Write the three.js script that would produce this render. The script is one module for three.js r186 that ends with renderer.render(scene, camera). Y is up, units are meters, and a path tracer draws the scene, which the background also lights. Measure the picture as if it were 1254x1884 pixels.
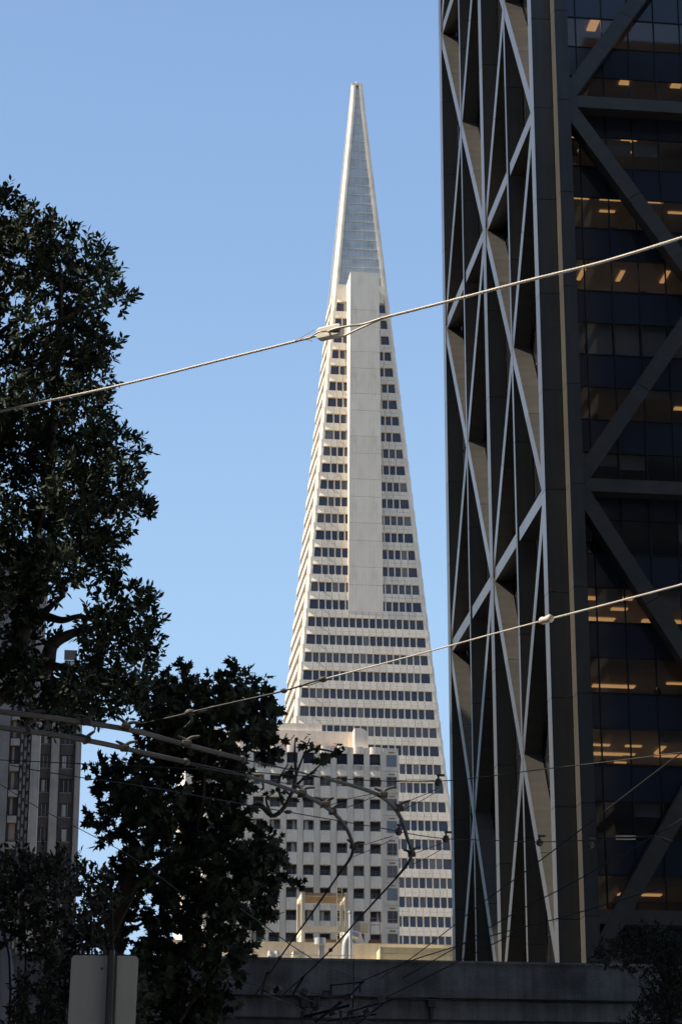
import * as THREE from 'three';
import { mergeGeometries } from 'three/addons/utils/BufferGeometryUtils.js';
import { RoundedBoxGeometry } from 'three/addons/geometries/RoundedBoxGeometry.js';
import { RectAreaLightUniformsLib } from 'three/addons/lights/RectAreaLightUniformsLib.js';

// ------------------------------------------------------------------ camera, sky, sun, exposure
const DEG = Math.PI / 180, PITCH = 19.25 * DEG, FOCAL = 4400, EYE = 1.6;
const scene = new THREE.Scene();
const camera = new THREE.PerspectiveCamera(2 * Math.atan(942 / FOCAL) / DEG, 681 / 1024, 0.1, 6000);
camera.position.set(0, EYE, 0);
camera.rotation.set(PITCH, 0, 0);

const renderer = new THREE.WebGLRenderer({ antialias: true });
renderer.toneMapping = THREE.LinearToneMapping;
renderer.toneMappingExposure = 1.7;
renderer.shadowMap.enabled = true;
RectAreaLightUniformsLib.init();

const SUN_EL = 48 * DEG, SUN_BACK = 0.8 * DEG, GRID = 6.9 * DEG;   // the street grid is turned a little from the view
const gridT = new THREE.Vector3(Math.cos(GRID), 0, -Math.sin(GRID)), gridN = new THREE.Vector3(Math.sin(GRID), 0, Math.cos(GRID));
const sunDir = new THREE.Vector3().addScaledVector(gridT, -Math.cos(SUN_BACK)).addScaledVector(gridN, -Math.sin(SUN_BACK)).multiplyScalar(Math.cos(SUN_EL));
sunDir.y = Math.sin(SUN_EL);
{
  const w = 512, h = 256, data = new Float32Array(w * h * 4);
  const lerp = (a, b, t) => a.map((v, i) => v + (b[i] - v) * t);
  // clear afternoon air: pale towards the horizon, deeper overhead, a soft brightening round the sun
  const stops = [[-90, [0.24, 0.28, 0.32]], [0, [0.31, 0.42, 0.54]], [8, [0.285, 0.405, 0.55]], [16, [0.238, 0.37, 0.545]], [25, [0.176, 0.286, 0.47]], [33, [0.143, 0.238, 0.42]], [60, [0.1, 0.165, 0.305]], [90, [0.085, 0.145, 0.265]]];
  for (let j = 0; j < h; j++) for (let i = 0; i < w; i++) {
    const el = ((j + 0.5) / h - 0.5) * Math.PI, az = ((i + 0.5) / w - 0.5) * 2 * Math.PI;
    const d = new THREE.Vector3(Math.cos(el) * Math.cos(az), Math.sin(el), Math.cos(el) * Math.sin(az));
    const e = el / DEG;
    let c = stops[0][1];
    for (let k = 0; k + 1 < stops.length; k++) if (e >= stops[k][0]) c = lerp(stops[k][1], stops[k + 1][1], Math.min(1, (e - stops[k][0]) / (stops[k + 1][0] - stops[k][0])));
    const g = Math.max(0, d.dot(sunDir)), glow = 0.5 * Math.pow(g, 24) + 0.16 * Math.pow(g, 4);
    data.set([c[0] + glow, c[1] + glow * 0.95, c[2] + glow * 0.85, 1], (j * w + i) * 4);
  }
  const sky = new THREE.DataTexture(data, w, h, THREE.RGBAFormat, THREE.FloatType);
  sky.mapping = THREE.EquirectangularReflectionMapping;
  sky.magFilter = sky.minFilter = THREE.LinearFilter;
  sky.needsUpdate = true;
  scene.background = sky;
  scene.environment = sky;
}
const sun = new THREE.DirectionalLight(new THREE.Color().setRGB(1, 0.9, 0.76), 4.8);
sun.position.copy(sunDir).multiplyScalar(700).add(new THREE.Vector3(0, 60, -230));
sun.target.position.set(0, 60, -230);
sun.castShadow = true;
Object.assign(sun.shadow.camera, { left: -420, right: 420, top: 420, bottom: -420, near: 1, far: 1800 });
sun.shadow.mapSize.set(4096, 4096);
scene.add(sun, sun.target);

// ------------------------------------------------------------------ helpers
let seed = 12345;
const rnd = () => { seed = (seed + 0x6D2B79F5) | 0; let t = Math.imul(seed ^ (seed >>> 15), 1 | seed); t = (t + Math.imul(t ^ (t >>> 7), 61 | t)) ^ t; return ((t ^ (t >>> 14)) >>> 0) / 4294967296; };
const rr = (a, b) => a + (b - a) * rnd();
const V = (x, y, z) => new THREE.Vector3(x, y, z);
const ray = (px, py) => { const x = (px - 627) / FOCAL, y = (942 - py) / FOCAL; return V(x, Math.sin(PITCH) + y * Math.cos(PITCH), -(Math.cos(PITCH) - y * Math.sin(PITCH))); };
const at = (px, py, dist) => { const r = ray(px, py); return r.multiplyScalar(dist / -r.z).add(V(0, EYE, 0)); };      // a point that far ahead
const atH = (px, py, h) => { const r = ray(px, py); return r.multiplyScalar((h - EYE) / r.y).add(V(0, EYE, 0)); };    // a point at that height
const names = {};
const numbered = n => { const k = names[n] = (names[n] ?? -1) + 1; return k ? `${n}_${String(k).padStart(3, '0')}` : n; };
function metreUV(g) {
  if (g.index) g = g.toNonIndexed();
  const p = g.attributes.position, n = g.attributes.normal, uv = new Float32Array(p.count * 2);
  for (let i = 0; i < p.count; i++) {
    const ax = Math.abs(n.getX(i)), ay = Math.abs(n.getY(i)), az = Math.abs(n.getZ(i));
    if (ay > ax && ay > az) { uv[2 * i] = p.getX(i); uv[2 * i + 1] = p.getZ(i); }
    else if (ax > az) { uv[2 * i] = p.getZ(i); uv[2 * i + 1] = p.getY(i); }
    else { uv[2 * i] = p.getX(i); uv[2 * i + 1] = p.getY(i); }
  }
  g.setAttribute('uv', new THREE.BufferAttribute(uv, 2));
  return g;
}
const box = (w, h, d, x = 0, y = 0, z = 0) => metreUV(new THREE.BoxGeometry(w, h, d).translate(x, y, z));
const span = (x0, x1, y0, y1, z0, z1) => box(x1 - x0, y1 - y0, z1 - z0, (x0 + x1) / 2, (y0 + y1) / 2, (z0 + z1) / 2);
const rbox = (w, h, d, r, x = 0, y = 0, z = 0) => metreUV(new RoundedBoxGeometry(w, h, d, 2, r).translate(x, y, z));
const cyl = (r0, r1, h, x = 0, y = 0, z = 0, n = 14) => metreUV(new THREE.CylinderGeometry(r0, r1, h, n).translate(x, y, z));
const join = gs => mergeGeometries(gs.map(g => { const q = g.index ? g.toNonIndexed() : g; for (const k of Object.keys(q.attributes)) if (!['position', 'normal', 'uv'].includes(k)) q.deleteAttribute(k); return q; }));
function part(name, g, m, parent, pos, rot) {
  const o = new THREE.Mesh(Array.isArray(g) ? join(g) : g, m);
  o.name = name; o.castShadow = o.receiveShadow = true;
  if (pos) o.position.set(...pos);
  if (rot) o.rotation.set(...rot);
  parent.add(o);
  return o;
}
function tag(o, label, category, group) { o.userData.label = label; o.userData.category = category; if (group) o.userData.group = group; return o; }
function thing(name, label, category, pos = [0, 0, 0], turn = 0, group) {
  const o = new THREE.Group(); o.name = numbered(name); o.position.set(...pos); o.rotation.y = turn; scene.add(o);
  return tag(o, label, category, group);
}
function structure(name, g, m) { const o = part(numbered(name), g, m, scene); o.userData.kind = 'structure'; return o; }
const local = (group, p) => { group.updateMatrixWorld(true); return group.worldToLocal(p.clone()); };
// a tube through points whose radius runs over a list; caps closed
function tube(pts, radii, sides = 8, seg = 6) {
  const curve = new THREE.CatmullRomCurve3(pts, false, 'centripetal'), n = Math.max(2, (pts.length - 1) * seg);
  const g = new THREE.TubeGeometry(curve, n, 1, sides, false), p = g.attributes.position, R = Array.isArray(radii) ? radii : [radii, radii];
  for (let i = 0; i <= n; i++) {
    const c = curve.getPointAt(i / n), f = i / n * (R.length - 1), k = Math.min(R.length - 2, Math.floor(f)), r = R[k] + (R[k + 1] - R[k]) * (f - k);
    for (let j = 0; j <= sides; j++) { const q = i * (sides + 1) + j; p.setXYZ(q, c.x + (p.getX(q) - c.x) * r, c.y + (p.getY(q) - c.y) * r, c.z + (p.getZ(q) - c.z) * r); }
  }
  return g;
}
// a solid between two polygons (lists of [x, z]) at heights y0 < y1
function loft(sections) {
  const pos = [], n = sections[0][1].length, push = (a, b, c) => pos.push(...a, ...b, ...c), pt = (s, i) => [s[1][i % n][0], s[0], s[1][i % n][1]];
  for (let k = 0; k + 1 < sections.length; k++) for (let i = 0; i < n; i++) {
    const a = pt(sections[k], i), b = pt(sections[k], i + 1), c = pt(sections[k + 1], i + 1), d = pt(sections[k + 1], i);
    push(a, c, b); push(a, d, c);
  }
  const s = sections[sections.length - 1], q = sections[0];
  for (let i = 1; i + 1 < n; i++) { push(pt(s, 0), pt(s, i + 1), pt(s, i)); push(pt(q, 0), pt(q, i), pt(q, i + 1)); }
  const g = new THREE.BufferGeometry();
  g.setAttribute('position', new THREE.Float32BufferAttribute(pos, 3));
  g.computeVertexNormals();
  return metreUV(g);
}

// ------------------------------------------------------------------ textures and materials
function noiseField(n, octaves, sx = 1, sy = 1) {          // tiling value noise, 0..1
  const out = new Float32Array(n * n); let amp = 1, sum = 0;
  for (let o = 0; o < octaves; o++) {
    const cx = Math.max(1, Math.round(4 * sx * 2 ** o)), cy = Math.max(1, Math.round(4 * sy * 2 ** o)), grid = Float32Array.from({ length: cx * cy }, rnd);
    for (let j = 0; j < n; j++) for (let i = 0; i < n; i++) {
      const x = i / n * cx, y = j / n * cy, x0 = Math.floor(x), y0 = Math.floor(y), s = t => t * t * (3 - 2 * t), fx = s(x - x0), fy = s(y - y0);
      const g = (a, b) => grid[(b % cy) * cx + (a % cx)];
      out[j * n + i] += amp * ((g(x0, y0) * (1 - fx) + g(x0 + 1, y0) * fx) * (1 - fy) + (g(x0, y0 + 1) * (1 - fx) + g(x0 + 1, y0 + 1) * fx) * fy);
    }
    sum += amp; amp *= 0.6;
  }
  return out.map(v => v / sum);
}
function texture(n, f, metres, srgb = false) {
  const d = new Uint8Array(n * n * 4);
  for (let i = 0; i < n * n; i++) { const c = f(i); for (let k = 0; k < 3; k++) d[4 * i + k] = Math.max(0, Math.min(255, 255 * (Array.isArray(c) ? c[k] : c))); d[4 * i + 3] = 255; }
  const t = new THREE.DataTexture(d, n, n); t.wrapS = t.wrapT = THREE.RepeatWrapping; t.magFilter = THREE.LinearFilter; t.minFilter = THREE.LinearMipmapLinearFilter; t.generateMipmaps = true;
  t.repeat.set(1 / metres[0], 1 / metres[1]); if (srgb) t.colorSpace = THREE.SRGBColorSpace; t.needsUpdate = true;
  return t;
}
const N1 = noiseField(512, 6), N2 = noiseField(512, 6), STREAK = noiseField(512, 5, 8, 0.5), FINE = noiseField(256, 5, 6, 6);
const stain = (lo, hi, streak, metres) => texture(512, i => { const v = lo + (hi - lo) * N1[i] + (streak ? (STREAK[i] - 0.5) * streak : 0) + (N2[(i * 7) % N2.length] - 0.5) * 0.05; return [v, v * (0.985 + 0.03 * N2[i]), v * (0.965 + 0.05 * N2[i])]; }, metres, true);
const bumpTex = texture(256, i => FINE[i], [0.7, 0.7]);
const stainPale = stain(0.86, 1.06, 0.12, [9, 11]), stainMid = stain(0.76, 1.1, 0.2, [7, 9]), stainDark = stain(0.6, 1.15, 0.3, [3.1, 2.7]), stainWing = stain(0.92, 1.04, 0.11, [4, 14]), stainMetal = stain(0.82, 1.05, 0.14, [5, 8]);
const mat = (rgb, roughness = 0.85, extra = {}) => { const m = new THREE.MeshStandardMaterial({ roughness, ...extra }); m.color.setRGB(...rgb); return m; };
const phys = (rgb, roughness, extra = {}) => { const m = new THREE.MeshPhysicalMaterial({ roughness, ...extra }); m.color.setRGB(...rgb); return m; };
const M = {
  ground: mat([0.4, 0.345, 0.28], 0.95, { map: stainMid }), asphalt: mat([0.05, 0.05, 0.052], 0.9, { map: stainDark }), paving: mat([0.26, 0.25, 0.23], 0.9, { map: stainMid }), palePaving: mat([0.52, 0.5, 0.46], 0.9, { map: stainPale }),
  quartz: mat([0.7, 0.63, 0.53], 0.85, { map: stainPale }), quartzWingB: mat([0.73, 0.65, 0.54], 0.85, { map: stainWing }), quartzB: mat([0.665, 0.595, 0.5], 0.85, { map: stainMid }), quartzC: mat([0.73, 0.655, 0.55], 0.85, { map: stainPale }), quartzWing: mat([0.75, 0.67, 0.56], 0.85, { map: stainWing }),
  louver: mat([0.56, 0.57, 0.56], 0.45, { metalness: 0.35, map: stainMetal }), rail: mat([0.5, 0.51, 0.5], 0.7),
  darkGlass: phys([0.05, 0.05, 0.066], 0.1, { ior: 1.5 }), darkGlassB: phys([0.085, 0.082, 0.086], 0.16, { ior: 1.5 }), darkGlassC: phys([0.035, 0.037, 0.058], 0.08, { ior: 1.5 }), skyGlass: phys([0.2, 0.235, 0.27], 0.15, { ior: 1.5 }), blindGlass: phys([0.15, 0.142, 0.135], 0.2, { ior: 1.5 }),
  hotel: mat([0.8, 0.69, 0.56], 0.85, { map: stainPale }), hotelBay: mat([0.82, 0.725, 0.6], 0.8, { map: stainPale }), terracotta: mat([0.42, 0.2, 0.12], 0.8), curtain: mat([0.5, 0.49, 0.46], 0.9), railMetal: mat([0.2, 0.2, 0.2], 0.5, { metalness: 0.3 }),
  slatBrown: mat([0.4, 0.28, 0.17], 0.8, { map: stainMid }),
  cream: mat([0.68, 0.6, 0.46], 0.8, { map: stainPale }), creamPanel: mat([0.66, 0.56, 0.36], 0.75, { map: stainPale }), rust: mat([0.2, 0.09, 0.065], 0.8), duct: mat([0.48, 0.49, 0.48], 0.5, { metalness: 0.4 }), ochre: mat([0.38, 0.235, 0.095], 0.85, { map: stainMid }),
  bronze: mat([0.08, 0.074, 0.065], 0.28, { map: stainMetal }), bronzeB: mat([0.068, 0.064, 0.058], 0.34, { map: stainMetal }), mullion: mat([0.018, 0.018, 0.02], 0.5, { metalness: 0.3 }),
  spandrelGlass: phys([0.026, 0.033, 0.05], 0.06, { ior: 1.5 }), southGlass: phys([0.015, 0.015, 0.016], 0.03, { ior: 1.6 }),
  visionGlass: phys([0.74, 0.73, 0.72], 0.02, { transmission: 1, thickness: 0, ior: 1.5 }),
  ceiling: mat([0.5, 0.47, 0.44], 0.9), room: mat([0.3, 0.24, 0.19], 0.9), blind: mat([0.42, 0.4, 0.38], 0.9), desk: mat([0.12, 0.1, 0.09], 0.7),
  towerDark: mat([0.11, 0.1, 0.09], 0.8, { map: stainMid }), towerGlass: phys([0.02, 0.02, 0.022], 0.1), greyWall: mat([0.21, 0.205, 0.2], 0.85, { map: stainMid }), palePier: mat([0.34, 0.32, 0.3], 0.85, { map: stainMid }), brownWall: mat([0.12, 0.1, 0.09], 0.85, { map: stainMid }), checkDark: mat([0.07, 0.062, 0.058], 0.85),
  bridge: mat([0.29, 0.295, 0.3], 0.9, { map: stainDark, bumpMap: bumpTex, bumpScale: 0.01 }), bark: mat([0.075, 0.06, 0.05], 0.95, { map: stainDark }),
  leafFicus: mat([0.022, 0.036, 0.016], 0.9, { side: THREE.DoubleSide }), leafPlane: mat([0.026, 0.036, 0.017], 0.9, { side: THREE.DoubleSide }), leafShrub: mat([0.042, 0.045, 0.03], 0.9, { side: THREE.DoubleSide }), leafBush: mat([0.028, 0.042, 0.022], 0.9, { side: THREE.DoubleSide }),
  strand: mat([0.5, 0.46, 0.4], 0.6, { metalness: 0.3 }), wire: mat([0.028, 0.026, 0.025], 0.6, { metalness: 0.3 }), rigid: mat([0.12, 0.108, 0.098], 0.65, { map: stainDark, metalness: 0.2 }), clamp: mat([0.085, 0.077, 0.072], 0.7, { metalness: 0.2 }), porcelain: mat([0.55, 0.5, 0.42], 0.45), blackRubber: mat([0.02, 0.02, 0.02], 0.6),
  signBack: mat([0.84, 0.84, 0.83], 0.5, { map: stainMetal }), post: mat([0.2, 0.205, 0.2], 0.6, { metalness: 0.4, map: stainDark }), postPale: mat([0.24, 0.26, 0.3], 0.8),
};
const lampMat = new THREE.MeshStandardMaterial({ color: 0x332211, emissive: new THREE.Color().setRGB(1, 0.55, 0.22), emissiveIntensity: 0.42 });

// ------------------------------------------------------------------ ground
structure('ground', metreUV(new THREE.PlaneGeometry(5000, 5000).rotateX(-Math.PI / 2)), M.ground);
{
  const road = structure('road', span(-190, 190, 0.001, 0.006, -240, 120), M.asphalt); road.rotation.y = GRID;
  { const o = structure('pavement', span(-11.4, -7, 0, 0.13, -90, 40), M.paving); o.rotation.y = GRID; }
  { const o = structure('pavement', span(3, 34, 0, 0.13, -42, 24), M.palePaving); o.rotation.y = GRID; }
}

// ------------------------------------------------------------------ tall pyramid tower
{
  const H = 270.67, S = 0.08954, YAW = 6.83 * DEG, TILT = Math.atan(S), w = h => S * (H - h);
  const tower = thing('pyramid_tower', 'tall white pyramid skyscraper with window rows, central shaft wall and louvred spire', 'skyscraper', [3.37, 0, -456], YAW);
  const inset = 0.5;
  part('wall', loft([[0, sq(w(0) - inset)], [207, sq(w(207) - inset)]]), M.quartz, tower);
  function sq(a) { return [[-a, a], [a, a], [a, -a], [-a, -a]]; }
  // chamfered corner piers from the ground to the tip
  const pierW = h => Math.min(1.02, 0.72 * w(h)), cham = h => Math.min(0.55, 0.34 * w(h));
  for (const [sx, sz] of [[-1, 1], [1, 1], [1, -1], [-1, -1]]) {
    const sec = h => { const a = w(h), p = pierW(h), c = cham(h); let poly = [[-a, a - p], [-a, a - c], [-a + c, a], [-a + p, a], [-a + p, a - p]].map(([x, z]) => [x * -sx, z * sz]); if (sx * sz > 0) poly = poly.reverse(); return [h, poly.reverse()]; };
    part('corner_pier', loft([sec(0), sec(207), sec(240), sec(252), sec(257.8)]), M.quartz, tower);
  }
  const ROW0 = 115.55, FLOOR = 3.65, MOD = 1.303, put = (o, x, h, off) => { o.position.set(x, h, w(h) + off); o.rotation.x = -TILT; return o; };
  const winG = box(0.96, 2.0, 0.08), panel = W_ => join([box(W_, 0.77, 0.42, 0, -0.425), box(W_, 0.79, 0.42, 0, 0.415, -0.05), box(W_, 0.2, 0.2, 0, 0, -0.06)]), spanG = panel(MOD - 0.06), finG = box(0.2, 2.06, 0.2), wide = {};
  const wideBox = (W_, h, d) => wide[[W_.toFixed(2), h, d]] ??= box(+W_.toFixed(2), h, d);
  const widePanel = W_ => wide[W_.toFixed(2)] ??= panel(+W_.toFixed(2));
  const glass = [M.darkGlass, M.darkGlassB, M.darkGlassC, M.darkGlass];
  let nWin = 0, nPan = 0, restW = [], restP = [], fins = [], wedges = [], lowRow = -11;
  const keep = (g, x, h, off) => g.clone().applyMatrix4(new THREE.Matrix4().makeTranslation(x, h, w(h) + off).multiply(new THREE.Matrix4().makeRotationX(-TILT)));
  for (let k = -16; k <= 24; k++) {
    const h = ROW0 + FLOOR * k, avail = 2 * (w(h) - 1.05) + 0.33, n = Math.floor(avail / MOD), extra = (avail - n * MOD) / 2, shaft = h > 135.9;
    const tone = glass[(k * 7 + 140) % 4];
    for (let i = 0; i < n; i++) {
      const end = i === 0 ? -1 : i === n - 1 ? 1 : 0, ew = end ? extra : 0, x = (i - (n - 1) / 2) * MOD + end * ew / 2, ww = 0.96 + ew;
      const hs = h + FLOOR / 2, sw = MOD - 0.05 + (end ? 0.5 + (extra - S * FLOOR / 2) * 1 : 0), sx = (i - (n - 1) / 2) * MOD + end * (sw - MOD + 0.05) / 2;
      const hidden = shaft && Math.abs(x) < 2.9, shown = k >= -1 || (k >= lowRow && x > 5.6);
      if (!hidden) {
        const g = rnd() < 0.06 ? M.blindGlass : rnd() < 0.3 ? glass[Math.floor(rnd() * 4)] : tone;
        if (shown && nWin < 300) { nWin++; put(part('window', ew > 0.01 ? wideBox(ww, 2.0, 0.08) : winG, g, tower), x, h, -0.4); } else restW.push(keep(ew > 0.01 ? wideBox(ww, 2.0, 0.08) : winG, x, h, -0.4));
        if (i) fins.push(keep(finG, (i - n / 2) * MOD + (i === 0 ? 0 : 0), h, -0.16));
      }
      if (k < 24 && !(shaft && Math.abs(x) < 2.6)) {
        const g = end ? widePanel(sw) : spanG;
        if (shown && nPan < 300) { nPan++; put(part('spandrel_panel', g, [M.quartz, M.quartz, M.quartzB, M.quartzC][Math.floor(rnd() * 4)], tower), sx, hs, -0.14); } else restP.push(keep(g, sx, hs, -0.14));
      }
    }
    // splayed hoods at the sunny end of each row, turned towards the left corner
    const a = w(h) - 1.0, hood = new THREE.BufferGeometry(), y0 = h + 1.02, zs = y => w(y) + 0.075;
    const A = [-a - 0.05, y0, zs(y0)], B = [-a + 1.15, y0, zs(y0) + 0.4], C = [-a + 0.15, y0 + 0.85, zs(y0 + 0.85)], D = [-a + 1.15, y0, zs(y0)];
    hood.setAttribute('position', new THREE.Float32BufferAttribute([...A, ...B, ...C, ...A, ...D, ...B, ...B, ...D, ...C, ...A, ...C, ...D], 3)); hood.computeVertexNormals();
    if (k > -2) wedges.push(metreUV(hood));
    // the left and right faces: one long band a floor, dark glass strips between them
    for (const s of [-1, 1]) {
      const L = 2 * (w(h + FLOOR / 2) - 1.02), g = box(0.5, 1.62, L), o = part('side_spandrel', g, M.quartz, tower, [s * (w(h + FLOOR / 2) - 0.1), h + FLOOR / 2, 0], [0, 0, s * TILT]);
      part('side_window_strip', box(0.08, 2.0, 2 * (w(h) - 1.05)), tone, tower, [s * (w(h) - 0.44), h, 0], [0, 0, s * TILT]);
      if (s > 0 && k < lowRow) { o.castShadow = true; }
    }
  }
  Object.assign(part('window', restW, M.darkGlass, tower).userData, { kind: 'stuff' });
  Object.assign(part('spandrel_panel', restP, M.quartz, tower).userData, { kind: 'stuff' });
  Object.assign(part('mullion', fins, M.quartz, tower).userData, { kind: 'stuff' });
  for (const g of wedges) part('splayed_hood', g, M.quartz, tower);
  // blank collar above the last windows
  for (const [x0, x1] of [[-1, -0.52], [0.52, 1]]) { const a = w(206.2) - 0.98; const o = part('collar_panel', box(Math.abs(x1 - x0) * a, 4.0, 0.4), M.quartz, tower); put(o, (x0 + x1) / 2 * a, 206.45, -0.2); }
  // central shaft wall: vertical, tapering a little, in storey-high pieces with open joints
  {
    const z = w(136.4) + 0.12, hw = h => 3.4 - (h - 136) / 72 * 0.5, joints = [136.1];
    while (joints[joints.length - 1] < 208.5 - 5) joints.push(joints[joints.length - 1] + FLOOR * 2 * 0.5 * (joints.length % 2 ? 2 : 1) * 0.5 + FLOOR * 0.5);
    joints[joints.length - 1] = 208.4;
    part('shaft_core', loft([[136.3, [[-3.3, z - 0.1], [3.3, z - 0.1], [3.3, z - 9], [-3.3, z - 9]]], [208.2, [[-2.8, z - 0.1], [2.8, z - 0.1], [2.8, z - 9], [-2.8, z - 9]]]]), M.quartzWing, tower);
    for (let i = 0; i + 1 < joints.length; i++) {
      const a = joints[i] + 0.035, b = joints[i + 1] - 0.035, zb = Math.max(w(joints[i + 1]) - 1, w(a) - 1.4);
      part('shaft_wall_panel', loft([[a, [[-hw(a), z], [hw(a), z], [hw(a), zb], [-hw(a), zb]]], [b, [[-hw(b), z], [hw(b), z], [hw(b), zb], [-hw(b), zb]]]]), rnd() < 0.4 ? M.quartzWingB : M.quartzWing, tower);
    }
  }
  // spire: louvred panels between the piers, pale rails between them
  part('spire_core', loft([[206.8, sq(w(206.8) - 0.7)], [257.6, sq(Math.max(0.2, w(257.6) - 0.7))]]), M.louver, tower);
  const R = 22, step = (256.6 - 208.4) / R;
  for (let i = 0; i < R; i++) {
    const a = 208.4 + i * step, b = a + step, za = w(a) - 0.3, zb = w(b) - 0.3, xa = w(a) - pierW(a) + 0.05, xb = w(b) - pierW(b) + 0.05, gs = [];
    gs.push(loft([[a, [[-xa, za - 0.12], [xa, za - 0.12], [xa, za - 0.3], [-xa, za - 0.3]]], [b, [[-xb, zb - 0.12], [xb, zb - 0.12], [xb, zb - 0.3], [-xb, zb - 0.3]]]]));
    for (let x = -Math.floor(xb / 0.36) * 0.36; x <= xb - 0.05; x += 0.36) gs.push(loft([[a, [[x - 0.07, za], [x + 0.07, za], [x + 0.07, za - 0.2], [x - 0.07, za - 0.2]]], [b, [[x - 0.07, zb], [x + 0.07, zb], [x + 0.07, zb - 0.2], [x - 0.07, zb - 0.2]]]]));
    part('louver_panel', gs, M.louver, tower);
    put(part('rail', box(2 * xa, 0.08, 0.12), M.rail, tower), 0, a, -0.24);
  }
  for (const s of [-1, 1]) part('side_louver', loft([[208, [[-0.1, 5], [0.1, 5], [0.1, -5], [-0.1, -5]].map(([x, z]) => [s * (w(208) - 0.3) + x, z * 0.88])], [257, [[-0.1, 1], [0.1, 1], [0.1, -1], [-0.1, -1]].map(([x, z]) => [s * (w(257) - 0.3) + x, z * 0.5])]]), M.louver, tower);
  part('cap', [box(2 * w(257.8), 0.35, 2 * w(257.8), 0, 257.9, 0)], M.quartz, tower);
  const tip = part('beacon', [cyl(0.3, 0.42, 0.7, 0, 258.3, 0), new THREE.SphereGeometry(0.32, 12, 8).translate(0, 258.7, 0)], M.rail, tower);
}

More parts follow.
